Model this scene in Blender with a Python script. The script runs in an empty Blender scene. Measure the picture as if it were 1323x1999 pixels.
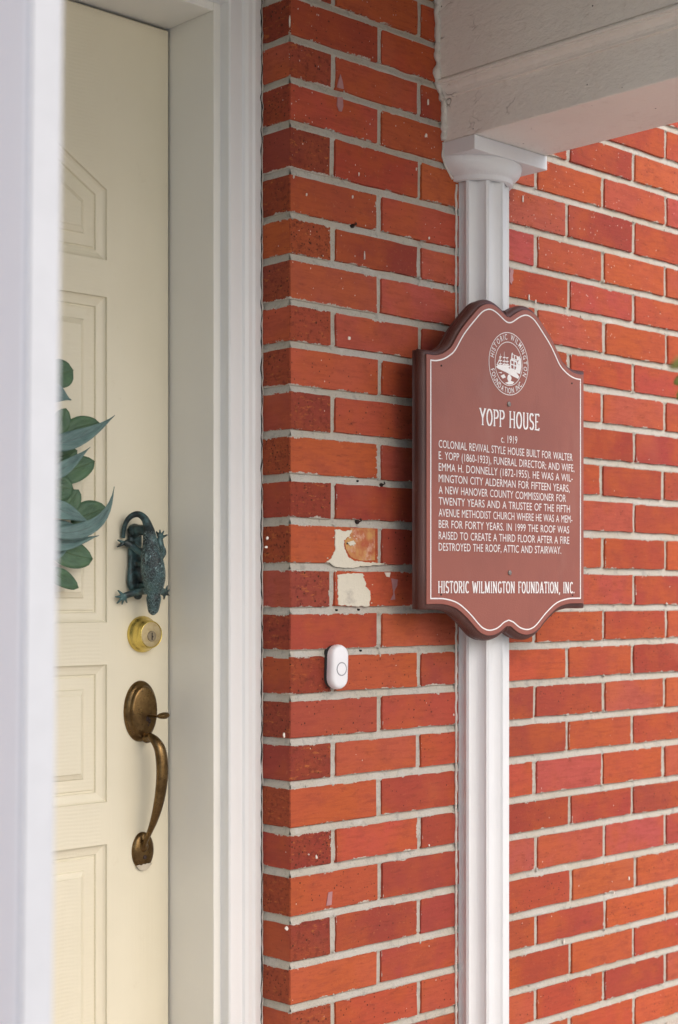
import bpy, bmesh, math, random
from mathutils import Vector, Matrix, noise
from mathutils.geometry import tessellate_polygon
random.seed(7)
S = bpy.context.scene
R_ = math.radians
# ------------------------------------------------------------------ camera
FPX, CX, YH, ZC = 3071.0, 661.0, 1162.0, 1.2          # focal length, centre and horizon in photo pixels
AZ = R_(43.96)
FW = Vector((math.sin(AZ), math.cos(AZ), 0)); RT = Vector((math.cos(AZ), -math.sin(AZ), 0))
D0 = FPX*.0677/86.3; L0 = (565-CX)/FPX*D0
CAM = Vector((0, 0, ZC)) - FW*D0 - RT*L0
cd = bpy.data.cameras.new('camera'); co = bpy.data.objects.new('camera', cd); S.collection.objects.link(co)
co.location = CAM; co.rotation_euler = (R_(90), 0, -AZ)
cd.sensor_fit = 'HORIZONTAL'; cd.sensor_width = 24; cd.lens = FPX/1323*24
cd.shift_y = (YH-999.5)/1323; cd.shift_x = (661.5-CX)/1323*-1
cd.clip_start = .05; cd.clip_end = 500
cd.dof.use_dof = True; cd.dof.focus_distance = 2.55; cd.dof.aperture_fstop = 5.2
S.camera = co
# ------------------------------------------------------------------ world, sun, exposure
W = bpy.data.worlds.new('World'); S.world = W; W.use_nodes = True
nt = W.node_tree; sky = nt.nodes.new('ShaderNodeTexSky'); sky.sky_type = 'NISHITA'; sky.sun_disc = False
SUN_EL, SUN_AZ = R_(42), R_(180)                        # azimuth clockwise from +Y
sky.sun_elevation = SUN_EL; sky.sun_rotation = SUN_AZ; sky.dust_density = 3.0; sky.air_density = 1.0; sky.ozone_density = .6
bgn = nt.nodes['Background']; bgn.inputs['Strength'].default_value = .15
nt.links.new(sky.outputs[0], bgn.inputs[0])
sl = bpy.data.lights.new('sun', 'SUN'); sl.energy = .5; sl.angle = R_(60); sl.color = (1, .985, .965)
so = bpy.data.objects.new('sun', sl); S.collection.objects.link(so)
sd = Vector((math.sin(SUN_AZ)*math.cos(SUN_EL), math.cos(SUN_AZ)*math.cos(SUN_EL), math.sin(SUN_EL)))
so.rotation_euler = sd.to_track_quat('Z', 'Y').to_euler(); so.location = (3, -3, 4)
S.view_settings.view_transform = 'Standard'; S.view_settings.look = 'None'
S.view_settings.exposure = .76; S.view_settings.gamma = 1
S.render.engine = 'CYCLES'
# ------------------------------------------------------------------ helpers: photo pixel on a plane -> metres
def ray(px): return FW + RT*((px-CX)/FPX)
def zat(py, d): return ZC + (YH-py)/FPX*d
def onY(px, py, Y):
    r = ray(px); d = (Y-CAM.y)/r.y
    return Vector((CAM.x+d*r.x, Y, zat(py, d)))
def onX(px, py, X):
    r = ray(px); d = (X-CAM.x)/r.x
    return Vector((X, CAM.y+d*r.y, zat(py, d)))
COL = S.collection
def link(o, parent=None):
    COL.objects.link(o)
    if parent: o.parent = parent
    return o
def tag(o, label=None, cat=None, group=None, kind=None):
    if label: o['label'] = label
    if cat: o['category'] = cat
    if group: o['group'] = group
    if kind: o['kind'] = kind
    return o
def empty(name, loc, label, cat, group=None):
    o = bpy.data.objects.new(name, None); o.location = loc; o.empty_display_size = .1
    COL.objects.link(o); return tag(o, label, cat, group, 'thing')
def mesh_obj(name, verts, faces, mat, parent=None, smooth=False, world=True):
    me = bpy.data.meshes.new(name); me.from_pydata([tuple(v) for v in verts], [], faces); me.update()
    return fin(name, me, mat, parent, smooth, world)
def fin(name, me, mat, parent=None, smooth=False, world=True):
    for m in (mat if isinstance(mat, (list, tuple)) else [mat]): me.materials.append(m)
    if smooth: me.polygons.foreach_set('use_smooth', [True]*len(me.polygons))
    o = bpy.data.objects.new(name, me)
    if parent and world: me.transform(Matrix.Translation(-parent_world(parent)))
    return link(o, parent)
def parent_world(p):
    v = Vector((0, 0, 0))
    while p: v += p.location; p = p.parent
    return v
def bm_obj(name, bm, mat, parent=None, smooth=False):
    bmesh.ops.recalc_face_normals(bm, faces=bm.faces)
    me = bpy.data.meshes.new(name); bm.to_mesh(me); bm.free()
    return fin(name, me, mat, parent, smooth)
def add_box(bm, x0, x1, y0, y1, z0, z1, bev=0, mi=0):
    r = bmesh.ops.create_cube(bm, size=1)
    vs = r['verts']
    bmesh.ops.scale(bm, verts=vs, vec=(x1-x0, y1-y0, z1-z0))
    bmesh.ops.translate(bm, verts=vs, vec=((x0+x1)/2, (y0+y1)/2, (z0+z1)/2))
    es = list({e for v in vs for e in v.link_edges})
    fs = {f for v in vs for f in v.link_faces}
    for f in fs: f.material_index = mi
    if bev: bmesh.ops.bevel(bm, geom=es, offset=bev, segments=2, affect='EDGES', profile=.5)
def box(name, x0, x1, y0, y1, z0, z1, mat, parent=None, bev=.002):
    bm = bmesh.new(); add_box(bm, x0, x1, y0, y1, z0, z1, bev); return bm_obj(name, bm, mat, parent)
def add_tube(bm, pts, radii, seg=10, up=Vector((0, -1, 0)), squash=1.0, caps=True):
    """round (or flattened along `up`) tube through pts"""
    rings = []; n = len(pts); pts = [Vector(p) for p in pts]
    for i, p in enumerate(pts):
        t = (pts[min(i+1, n-1)]-pts[max(i-1, 0)]).normalized()
        a = t.cross(up)
        if a.length < 1e-4: a = t.cross(Vector((1, 0, 0)))
        a.normalize(); b = a.cross(t).normalized()
        r = radii[i] if hasattr(radii, '__len__') else radii
        rings.append([bm.verts.new(p + a*math.cos(k*2*math.pi/seg)*r + b*math.sin(k*2*math.pi/seg)*r*squash) for k in range(seg)])
    for i in range(n-1):
        for k in range(seg):
            bm.faces.new((rings[i][k], rings[i][(k+1) % seg], rings[i+1][(k+1) % seg], rings[i+1][k]))
    if caps:
        bm.faces.new(rings[0][::-1]); bm.faces.new(rings[-1])
def add_ball(bm, c, r, sc=(1, 1, 1), seg=14):
    m = Matrix.Translation(c) @ Matrix.Diagonal((r*sc[0], r*sc[1], r*sc[2], 1))
    bmesh.ops.create_uvsphere(bm, u_segments=seg, v_segments=seg//2+2, radius=1, matrix=m)
def smooth_path(pts, n=6):
    """catmull-rom through points (any dimension tuples)"""
    out = []; P = [tuple(p) for p in pts]; P = [P[0]]+P+[P[-1]]
    for i in range(1, len(P)-2):
        for k in range(n):
            t = k/n; a, b, c, d = P[i-1], P[i], P[i+1], P[i+2]
            out.append(tuple(.5*(2*b[j]+(c[j]-a[j])*t+(2*a[j]-5*b[j]+4*c[j]-d[j])*t*t+(3*b[j]-a[j]-3*c[j]+d[j])*t**3) for j in range(len(b))))
    out.append(P[-2]); return out
def voxel(bm, name, mat, parent, size=.0009, sm=2):
    me = bpy.data.meshes.new('tmp'); bm.to_mesh(me); bm.free()
    o = bpy.data.objects.new('tmp', me); COL.objects.link(o)
    m = o.modifiers.new('r', 'REMESH'); m.mode = 'VOXEL'; m.voxel_size = size
    s = o.modifiers.new('s', 'SMOOTH'); s.iterations = sm; s.factor = .5
    dg = bpy.context.evaluated_depsgraph_get(); dg.update()
    me2 = bpy.data.meshes.new_from_object(o.evaluated_get(dg)); me2.name = name
    bpy.data.objects.remove(o); bpy.data.meshes.remove(me)
    return fin(name, me2, mat, parent, True)
def lathe(bm, prof, centre, axis='Z', seg=48, a0=0, a1=2*math.pi, sy=None):
    """prof = [(r, h)]"""
    full = abs(a1-a0-2*math.pi) < 1e-6; n = seg if full else seg+1; rows = []
    for i, (r, h) in enumerate(prof):
        row = []
        for k in range(n):
            a = a0+(a1-a0)*k/seg; q = sy[i] if sy else 1
            if axis == 'Z': v = (centre[0]+r*math.cos(a), centre[1]+r*math.sin(a)*q, centre[2]+h)
            else: v = (centre[0]+r*math.cos(a), centre[1]-h, centre[2]+r*math.sin(a)*q)   # axis -Y
            row.append(bm.verts.new(v))
        rows.append(row)
    for i in range(len(rows)-1):
        for k in range(n if full else n-1):
            bm.faces.new((rows[i][k], rows[i][(k+1) % n], rows[i+1][(k+1) % n], rows[i+1][k]))
    return rows
# ------------------------------------------------------------------ materials
class NT:
    def __init__(s, name):
        s.m = bpy.data.materials.new(name); s.m.use_nodes = True; s.t = s.m.node_tree
        s.b = s.t.nodes['Principled BSDF']
    def n(s, ty, **k):
        o = s.t.nodes.new(ty)
        for a, v in k.items(): setattr(o, a, v)
        return o
    def l(s, a, b): s.t.links.new(a, b)
    def val(s, sock, v):
        if isinstance(v, (int, float, tuple, list)): sock.default_value = v
        else: s.l(v, sock)
    def math(s, op, a, b=0.0, c=None, clamp=False):
        o = s.n('ShaderNodeMath', operation=op, use_clamp=clamp); s.val(o.inputs[0], a); s.val(o.inputs[1], b)
        if c is not None: s.val(o.inputs[2], c)
        return o.outputs[0]
    def ramp(s, f, lo, hi):
        o = s.n('ShaderNodeMapRange', interpolation_type='SMOOTHSTEP'); s.val(o.inputs[0], f)
        s.val(o.inputs[1], lo); s.val(o.inputs[2], hi); return o.outputs[0]
    def mix(s, f, a, b, bt='MIX'):
        o = s.n('ShaderNodeMix', data_type='RGBA', blend_type=bt); s.val(o.inputs[0], f)
        for i, v in ((6, a), (7, b)):
            if isinstance(v, tuple) and len(v) == 3: v = v+(1,)
            s.val(o.inputs[i], v)
        return o.outputs[2]
    def pos(s): return s.n('ShaderNodeNewGeometry').outputs['Position']
    def scl(s, v, sc):
        o = s.n('ShaderNodeVectorMath', operation='MULTIPLY'); s.l(v, o.inputs[0]); o.inputs[1].default_value = sc; return o.outputs[0]
    def noise(s, v, scale, det=3, rough=.55):
        o = s.n('ShaderNodeTexNoise'); s.l(v, o.inputs['Vector']); o.inputs['Scale'].default_value = scale
        o.inputs['Detail'].default_value = det; o.inputs['Roughness'].default_value = rough; return o.outputs[0]
    def vor(s, v, scale, feat='F1', rnd=1):
        o = s.n('ShaderNodeTexVoronoi', feature=feat); s.l(v, o.inputs['Vector']); o.inputs['Scale'].default_value = scale
        o.inputs['Randomness'].default_value = rnd; return o
    def bump(s, h, dist=.001, st=1.0, prev=None):
        o = s.n('ShaderNodeBump'); o.inputs['Distance'].default_value = dist; o.inputs['Strength'].default_value = st
        s.l(h, o.inputs['Height'])
        if prev: s.l(prev, o.inputs['Normal'])
        return o.outputs[0]
    def out(s, col=None, rough=None, nor=None, metal=None, **k):
        if col is not None: s.val(s.b.inputs['Base Color'], col+(1,) if isinstance(col, tuple) and len(col) == 3 else col)
        if rough is not None: s.val(s.b.inputs['Roughness'], rough)
        if metal is not None: s.val(s.b.inputs['Metallic'], metal)
        if nor: s.l(nor, s.b.inputs['Normal'])
        for a, v in k.items(): s.val(s.b.inputs[a.replace('_', ' ')], v)
        return s.m
def paint(name, col, col2=None, rough=.4, brush=(40, 40, 6), bd=.0006, speck=0, lump=0, dirt=None, streak=.5):
    g = NT(name); p = g.pos(); c2 = col2 or tuple(x*.9 for x in col)
    a = g.noise(p, 4, 4); b = g.noise(g.scl(p, brush), 10, 3)
    c = g.mix(g.ramp(a, .35, .7), col, c2); c = g.mix(g.math('MULTIPLY', g.ramp(b, .5, .8), .25*streak), c, tuple(x*.82 for x in col))
    if dirt:
        d = g.math('MULTIPLY', g.ramp(g.noise(p, 18, 6, .7), .56, .74), .6); c = g.mix(d, c, dirt)
    h = g.math('ADD', g.math('MULTIPLY', b, .6), g.math('MULTIPLY', g.noise(p, 600, 2), .25))
    if lump: h = g.math('ADD', h, g.math('MULTIPLY', g.noise(p, 170, 4, .6), lump))
    return g.out(c, g.math('ADD', rough-.06, g.math('MULTIPLY', a, .15)), g.bump(h, bd))
def plain(name, col, rough=.5, metal=0, var=.15, scale=60, bd=.0004):
    g = NT(name); p = g.pos(); a = g.noise(p, scale, 5, .65)
    c = g.mix(g.ramp(a, .35, .7), col, tuple(max(0, x*(1-var)) for x in col))
    return g.out(c, rough, g.bump(a, bd), metal)
MORT = (.46, .42, .35)
def mortar_mat():
    g = NT('mortar'); p = g.pos()
    a = g.noise(p, 9, 4); b = g.noise(p, 420, 4, .75); c = g.noise(p, 60, 5, .7)
    col = g.mix(g.ramp(a, .35, .65), MORT, (.49, .46, .41)); col = g.mix(g.math('MULTIPLY', g.ramp(b, .52, .70), .55), col, (.17, .155, .13))
    col = g.mix(g.math('MULTIPLY', g.ramp(c, .53, .66), .45), col, (.22, .21, .19))
    col = g.mix(g.math('MULTIPLY', g.ramp(g.noise(p, 30, 3), .60, .7), .4), col, (.62, .60, .56))
    h = g.math('ADD', g.math('MULTIPLY', b, .5), c)
    return g.out(col, .95, g.bump(h, .0016))
def brick_mat(end=False):
    g = NT('brick_end' if end else 'brick_face'); p = g.pos(); oi = g.n('ShaderNodeObjectInfo'); rnd = oi.outputs['Random']
    off = g.n('ShaderNodeVectorMath', operation='MULTIPLY_ADD'); g.l(oi.outputs['Color'], off.inputs[0]); off.inputs[1].default_value = (5, 5, 5); g.l(p, off.inputs[2]); q = off.outputs[0]
    base = oi.outputs['Color']
    m1 = g.noise(q, 11, 3); m2 = g.noise(g.scl(q, (14, 14, 120)), 1.6, 4, .65); m3 = g.noise(g.scl(q, (1, 1, 2.2)), 45, 5, .7)
    c = g.mix(g.math('MULTIPLY', g.ramp(m1, .38, .68), .6), base, (.44, .096, .024))
    c = g.mix(g.math('MULTIPLY', g.ramp(m2, .42, .70), .30), c, (.22, .038, .022)); c = g.mix(g.math('MULTIPLY', g.ramp(g.noise(g.scl(q, (1, 1, 1.8)), 22, 5, .7), .48, .66), .30), c, (.24, .046, .034))
    c = g.mix(g.math('MULTIPLY', g.ramp(m3, .56, .74), .5), c, (.17, .034, .018))
    c = g.mix(g.math('MULTIPLY', g.ramp(g.noise(g.scl(q, (1, 1, 4)), 30, 6, .75), .57, .72), .45), c, (.13, .03, .018))
    c = g.mix(g.math('MULTIPLY', g.ramp(g.noise(q, 170, 4, .7), .60, .72), .3), c, (.56, .20, .09))
    c = g.mix(g.math('MULTIPLY', g.ramp(g.noise(q, 6, 2), .58, .75), .35), c, (.44, .110, .060))
    h = g.math('ADD', g.math('ADD', g.math('MULTIPLY', m3, .35), g.math('MULTIPLY', m2, .35)), g.math('MULTIPLY', g.noise(q, 420, 3, .7), .3)); rough = .75; bd = .0018
    v = g.vor(q, 190); d = g.math('SUBTRACT', g.ramp(v.outputs['Distance'], .0, .0), 0)
    cellr = g.n('ShaderNodeSeparateColor'); g.l(v.outputs['Color'], cellr.inputs[0])
    pit = g.math('MULTIPLY', g.math('LESS_THAN', v.outputs['Distance'], g.math('MULTIPLY', cellr.outputs[0], .30)), g.math('GREATER_THAN', cellr.outputs[1], .86 if not end else .55))
    if end:
        c = g.mix(.42, c, (.15, .028, .016))
        o2 = g.noise(g.scl(q, (1, 1, 3)), 60, 4, .7)
        c = g.mix(g.math('MULTIPLY', g.ramp(o2, .56, .7), .65), c, (.50, .155, .04))
        c = g.mix(g.math('MULTIPLY', g.ramp(g.noise(q, 110, 5, .75), .50, .64), .6), c, (.12, .026, .016))
        h = g.math('ADD', h, g.math('MULTIPLY', o2, .7)); rough = .85; bd = .0018
        v3 = g.vor(q, 135); sp = g.n('ShaderNodeSeparateColor'); g.l(v3.outputs['Color'], sp.inputs[0])
        big = g.math('MULTIPLY', g.math('LESS_THAN', g.math('ADD', v3.outputs['Distance'], g.math('MULTIPLY', g.noise(q, 300, 2), .15)), g.math('ADD', .10, g.math('MULTIPLY', sp.outputs[0], .22))), g.math('GREATER_THAN', sp.outputs[1], .35))
        c = g.mix(g.math('MULTIPLY', big, .85), c, (.045, .02, .012)); h = g.math('SUBTRACT', h, big)
    c = g.mix(g.math('MULTIPLY', pit, .8), c, (.06, .02, .012)); h = g.math('SUBTRACT', h, g.math('MULTIPLY', pit, .8))
    # white paint spatter, thickest beside the capital
    sx = g.n('ShaderNodeSeparateXYZ'); g.l(p, sx.inputs[0])
    dens = g.math('MULTIPLY', g.ramp(sx.outputs[2], 1.45, 1.95), g.math('MULTIPLY', g.ramp(sx.outputs[0], 1.15, .55), g.math('ADD', .3, g.math('MULTIPLY', .7, g.ramp(sx.outputs[0], .30, .45)))))
    v2 = g.vor(g.scl(p, (1, 1, .6)), 300); s2 = g.n('ShaderNodeSeparateColor'); g.l(v2.outputs['Color'], s2.inputs[0])
    thr = g.math('SUBTRACT', .996, g.math('MULTIPLY', dens, .085))
    spk = g.math('MULTIPLY', g.math('LESS_THAN', v2.outputs['Distance'], g.math('MULTIPLY', s2.outputs[0], .26)), g.math('GREATER_THAN', s2.outputs[1], thr))
    c = g.mix(g.math('MULTIPLY', spk, .8), c, (.72, .62, .54))
    # mortar smeared over the arrises
    u1 = g.n('ShaderNodeUVMap', uv_map='pos'); u2 = g.n('ShaderNodeUVMap', uv_map='half')
    a1 = g.n('ShaderNodeSeparateXYZ'); g.l(u1.outputs[0], a1.inputs[0]); a2 = g.n('ShaderNodeSeparateXYZ'); g.l(u2.outputs[0], a2.inputs[0])
    ex = g.math('SUBTRACT', a2.outputs[0], g.math('ABSOLUTE', a1.outputs[0])); ez = g.math('SUBTRACT', a2.outputs[1], g.math('ABSOLUTE', a1.outputs[1]))
    ed = g.math('MINIMUM', ex, ez)
    nz = g.math('ADD', g.math('MULTIPLY', g.noise(q, 38, 2), .6), g.math('MULTIPLY', g.noise(q, 260, 4, .7), .4))
    lim = g.math('MULTIPLY', g.ramp(nz, .46, .72), .0048)
    sm = g.math('LESS_THAN', ed, lim)
    mc = g.mix(g.ramp(g.noise(q, 300, 3), .4, .65), MORT, (.60, .57, .52))
    c = g.mix(g.math('MULTIPLY', sm, .88), c, mc)
    h = g.math('ADD', h, g.math('MULTIPLY', sm, .45))
    return g.out(c, g.math('ADD', rough, g.math('MULTIPLY', sm, .3)), g.bump(h, bd), Specular_IOR_Level=.22)
M = {}
M['mortar'] = mortar_mat(); M['brick'] = brick_mat(); M['end'] = brick_mat(True)
M['door'] = None
def door_mat():
    g = NT('cream_door_paint'); p = g.pos()
    gr = g.n('ShaderNodeTexWave', wave_type='BANDS', bands_direction='Z'); g.l(p, gr.inputs['Vector']); gr.inputs['Scale'].default_value = 55
    gr.inputs['Distortion'].default_value = 5; gr.inputs['Detail'].default_value = 3; gr.inputs['Detail Scale'].default_value = .25
    sx = g.n('ShaderNodeSeparateXYZ'); g.l(p, sx.inputs[0])
    rail = g.ramp(sx.outputs[0], -.205, -.212)                     # grain runs across the rails, stops at the stile
    ver = g.noise(g.scl(p, (140, 140, 4)), 1.5, 3)
    h = g.math('ADD', g.math('MULTIPLY', g.math('MULTIPLY', gr.outputs[1], rail), .28), g.math('MULTIPLY', ver, .30))
    h = g.math('ADD', h, g.math('MULTIPLY', g.noise(p, 500, 2), .15))
    a = g.noise(p, 5, 4)
    c = g.mix(g.ramp(a, .35, .7), (.74, .69, .54), (.71, .66, .51))
    c = g.mix(g.math('MULTIPLY', g.ramp(g.noise(p, 25, 6, .7), .62, .78), .3), c, (.50, .42, .27))
    return g.out(c, .42, g.bump(h, .0005))
M['door'] = door_mat()
M['trim'] = paint('ivory_trim_paint', (.80, .79, .735), (.77, .76, .71), .38, (60, 60, 2), .0003, streak=.15)
M['white'] = paint('white_trim_paint', (.80, .81, .81), (.78, .79, .79), .4, (80, 80, 2), .0004, streak=.15)
M['storm'] = paint('white_storm_door_paint', (.88, .885, .90), (.86, .87, .89), .32, (10, 10, 2), .0002)
M['caulk'] = paint('old_caulk', (.76, .72, .66), (.62, .57, .52), .6, (60, 60, 60), .002, lump=1.2, dirt=(.16, .13, .11))
def beam_mat(name, near):
    g = NT(name); p = g.pos(); sx = g.n('ShaderNodeSeparateXYZ'); g.l(p, sx.inputs[0])
    a = g.noise(p, 5, 4); lum = g.noise(g.scl(p, (1, .7, 1.3)), 110, 5, .62); fine = g.noise(p, 500, 2)
    c = g.mix(g.ramp(a, .35, .7), (.88, .83, .765), (.84, .785, .72))
    # cracked thick paint close to the wall, sparse elsewhere
    q = g.n('ShaderNodeVectorMath', operation='MULTIPLY_ADD'); nn = g.n('ShaderNodeTexNoise'); g.l(p, nn.inputs[0]); nn.inputs['Scale'].default_value = 30
    g.l(nn.outputs[1], q.inputs[0]); q.inputs[1].default_value = (.03, .03, .03); g.l(g.scl(p, (1, .45, 1)), q.inputs[2])
    v = g.vor(q.outputs[0], 38, 'DISTANCE_TO_EDGE')
    msk = g.math('MULTIPLY', g.ramp(g.noise(p, 14, 3), .50, .60), g.ramp(sx.outputs[1], -.13, -.02))
    msk = g.math('ADD', msk, g.math('MULTIPLY', g.ramp(g.noise(g.scl(p, (1, .5, 1)), 24, 3), .66, .70), .5), clamp=True)
    cr = g.math('MULTIPLY', g.ramp(v.outputs[0], .028, .0), msk)
    c = g.mix(g.math('MULTIPLY', cr, .55), c, (.20, .13, .10))
    sp = g.vor(p, 60); s2 = g.n('ShaderNodeSeparateColor'); g.l(sp.outputs['Color'], s2.inputs[0])
    dot = g.math('MULTIPLY', g.math('LESS_THAN', sp.outputs['Distance'], .085), g.math('GREATER_THAN', s2.outputs[0], .965))
    c = g.mix(dot, c, (.03, .02, .02))
    c = g.mix(g.math('MULTIPLY', g.ramp(g.noise(p, 40, 5, .7), .55, .72), .18), c, (.50, .40, .33))
    h = g.math('SUBTRACT', g.math('ADD', g.math('MULTIPLY', lum, 1.1), g.math('MULTIPLY', fine, .2)), g.math('MULTIPLY', cr, 1.0))
    return g.out(c, .5, g.bump(h, .0024))
M['beam'] = beam_mat('thick_cracked_beam_paint', 0)
def column_mat():
    g = NT('fluted_column_paint'); p = g.pos()
    a = g.noise(p, 6, 4); b = g.noise(g.scl(p, (30, 30, 1.6)), 6, 4, .6); f = g.noise(p, 420, 3)
    c = g.mix(g.ramp(a, .35, .7), (.755, .76, .765), (.72, .725, .73))
    cr = g.math('MULTIPLY', g.ramp(g.math('ABSOLUTE', g.math('SUBTRACT', g.noise(g.scl(p, (160, 160, 5)), 1, 4, .6), .5)), .008, .0), g.ramp(g.noise(g.scl(p, (1, 1, .4)), 12, 2), .60, .66))
    c = g.mix(g.math('MULTIPLY', cr, .08), c, (.45, .38, .32))
    c = g.mix(g.math('MULTIPLY', g.ramp(b, .64, .8), .10), c, (.58, .54, .50))
    h = g.math('ADD', g.math('MULTIPLY', b, .6), g.math('MULTIPLY', f, .35))
    return g.out(c, .48, g.bump(h, .0009))
M['column'] = column_mat()
def plaque_mat(name, c1, c2, bd, rough=.5):
    g = NT(name); p = g.pos(); a = g.noise(p, 7, 5, .6); b = g.noise(p, 500, 2); s = g.noise(g.scl(p, (3, 3, .5)), 9, 4)
    c = g.mix(g.ramp(a, .35, .7), c1, c2); c = g.mix(g.math('MULTIPLY', g.ramp(s, .52, .74), .35), c, tuple(x*.72 for x in c1)); c = g.mix(g.math('MULTIPLY', g.ramp(g.noise(g.scl(p, (1, 1, .35)), 14, 5, .65), .54, .75), .22), c, (.36, .17, .14))
    c = g.mix(g.math('MULTIPLY', g.ramp(g.noise(p, 45, 6, .75), .66, .75), .4), c, (.46, .27, .21))
    return g.out(c, rough, g.bump(g.math('ADD', b, g.math('MULTIPLY', s, .6)), bd))
M['plaque'] = plaque_mat('brown_plaque_paint', (.31, .092, .064), (.27, .080, .058), .0004)
M['plaque_edge'] = plaque_mat('dark_plaque_edge', (.100, .036, .028), (.062, .023, .019), .0009, .38)
M['letter'] = plain('white_lettering', (.88, .84, .82), .5, 0, .08, 300, .0001)
def brass(name, c1, c2, c3, rough, sc=30, amt=.5):
    g = NT(name); p = g.pos(); a = g.noise(p, sc, 5, .65); b = g.noise(p, sc*5, 5, .7)
    c = g.mix(g.ramp(a, .42, .62), c1, c2); c = g.mix(g.math('MULTIPLY', g.ramp(b, .58, .72), amt), c, c3)
    r = g.math('ADD', rough, g.math('MULTIPLY', a, .25)); return g.out(c, r, g.bump(b, .0003), .92)
M['brass'] = brass('polished_brass', (.72, .56, .16), (.60, .46, .13), (.25, .18, .05), .08, 40, .35)
M['satin_brass'] = brass('satin_brass', (.50, .42, .26), (.45, .36, .20), (.3, .22, .1), .42, 60, .2)
M['dull_brass'] = brass('dull_brass_core', (.30, .25, .17), (.24, .2, .13), (.1, .08, .05), .4, 60, .4)
M['old_brass'] = brass('tarnished_brass', (.17, .105, .042), (.105, .062, .025), (.022, .013, .008), .17, 45, .8)
def patina():
    g = NT('verdigris_bronze'); p = g.pos(); a = g.noise(p, 55, 5, .65)
    v = g.vor(g.scl(p, (1.25, 1, .8)), 420); v2 = g.vor(g.scl(p, (1.2, 1, .7)), 300, 'DISTANCE_TO_EDGE')
    ridge = g.math('MULTIPLY', g.ramp(v2.outputs[0], .16, .02), g.ramp(g.noise(p, 260, 3, .7), .40, .55))
    c = g.mix(g.ramp(a, .40, .64), (.022, .032, .034), (.070, .140, .145))
    oi = g.n('ShaderNodeVertexColor', layer_name='scale')
    sp = g.n('ShaderNodeSeparateColor'); g.l(oi.outputs[0], sp.inputs[0])
    c = g.mix(g.math('MULTIPLY', ridge, g.math('MULTIPLY', sp.outputs[0], .75)), c, (.32, .46, .48))
    c = g.mix(g.math('MULTIPLY', g.ramp(g.noise(p, 90, 4), .62, .7), .5), c, (.06, .03, .015))
    h = g.math('SUBTRACT', g.math('MULTIPLY', a, .4), g.math('MULTIPLY', g.math('MULTIPLY', ridge, sp.outputs[0]), -.8))
    return g.out(c, .4, g.bump(h, .0022), .3)
M['patina'] = patina()
def leaf_mat(name, c1, c2, vein):
    g = NT(name); p = g.pos(); uv = g.n('ShaderNodeUVMap', uv_map='leaf'); s = g.n('ShaderNodeSeparateXYZ'); g.l(uv.outputs[0], s.inputs[0])
    a = g.noise(p, 50, 4)
    c = g.mix(g.ramp(a, .3, .7), c1, c2)
    au = g.math('ABSOLUTE', g.math('SUBTRACT', s.outputs[0], .5))
    mid = g.ramp(au, .035, .0)
    w = g.math('FRACT', g.math('MULTIPLY', g.math('SUBTRACT', s.outputs[1], g.math('MULTIPLY', au, .8)), 7.0))
    sv = g.ramp(g.math('ABSOLUTE', g.math('SUBTRACT', w, .5)), .10, .0)
    lines = g.ramp(g.noise(g.scl(uv.outputs[0], (26, 1.5, 1)), 1.5, 2), .55, .7)
    c = g.mix(g.math('MULTIPLY', g.math('MAXIMUM', mid, g.math('MULTIPLY', sv, .6)), .65), c, vein); c = g.mix(g.math('MULTIPLY', g.ramp(g.noise(p, 120, 5, .7), .55, .72), .35), c, tuple(x*.55 for x in c1))
    c = g.mix(g.math('MULTIPLY', lines, .4), c, vein)
    return g.out(c, .5, g.bump(g.math('ADD', g.math('MULTIPLY', mid, -1.0), g.math('MULTIPLY', lines, .4)), .0008), Subsurface_Weight=0.0)
M['leaf_green'] = leaf_mat('eucalyptus_green', (.080, .165, .080), (.055, .120, .066), (.12, .18, .09))
M['leaf_blue'] = leaf_mat('willow_blue_green', (.135, .235, .215), (.090, .165, .158), (.24, .30, .29))
M['shrub_leaf'] = leaf_mat('shrub_leaf', (.14, .19, .03), (.20, .18, .04), (.17, .2, .06))
M['stem'] = plain('brown_stem', (.12, .09, .05), .7)
M['dark'] = plain('black_rubber_gap', (.012, .011, .01), .8)
M['iron'] = plain('rusty_iron', (.05, .03, .025), .6, .5, .5, 300)
M['steel'] = plain('screw_steel', (.35, .31, .28), .4, .8, .4, 300)
M['plastic'] = plain('white_plastic', (.82, .81, .83), .3, 0, .02)
M['greyplastic'] = plain('grey_plastic', (.30, .30, .32), .4, 0, .05)
M['blackplastic'] = plain('black_foam', (.03, .027, .025), .6)
M['cream_paint'] = paint('cream_paint_remnant', (.68, .63, .51), (.56, .50, .40), .6, (30, 30, 30), .001, lump=.6, dirt=(.32, .28, .24))
M['smear'] = plain('mauve_paint_smear', (.42, .20, .20), .6)
M['chip'] = plain('white_paint_chip', (.78, .70, .62), .6)
g = NT('yellow_stain'); p = g.pos(); c = g.mix(g.ramp(g.noise(p, 30, 3, .6), .36, .64), (.42, .10, .045), (.55, .30, .10)); c = g.mix(g.ramp(g.noise(p, 45, 4, .7), .50, .68), c, (.58, .32, .22)); M['yellow'] = g.out(c, .85, g.bump(g.noise(p, 200, 4), .0008))
M['ceiling'] = paint('grey_green_ceiling_paint', (.20, .21, .20), (.17, .18, .17), .6, (60, 4, 60), .0005)
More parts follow.
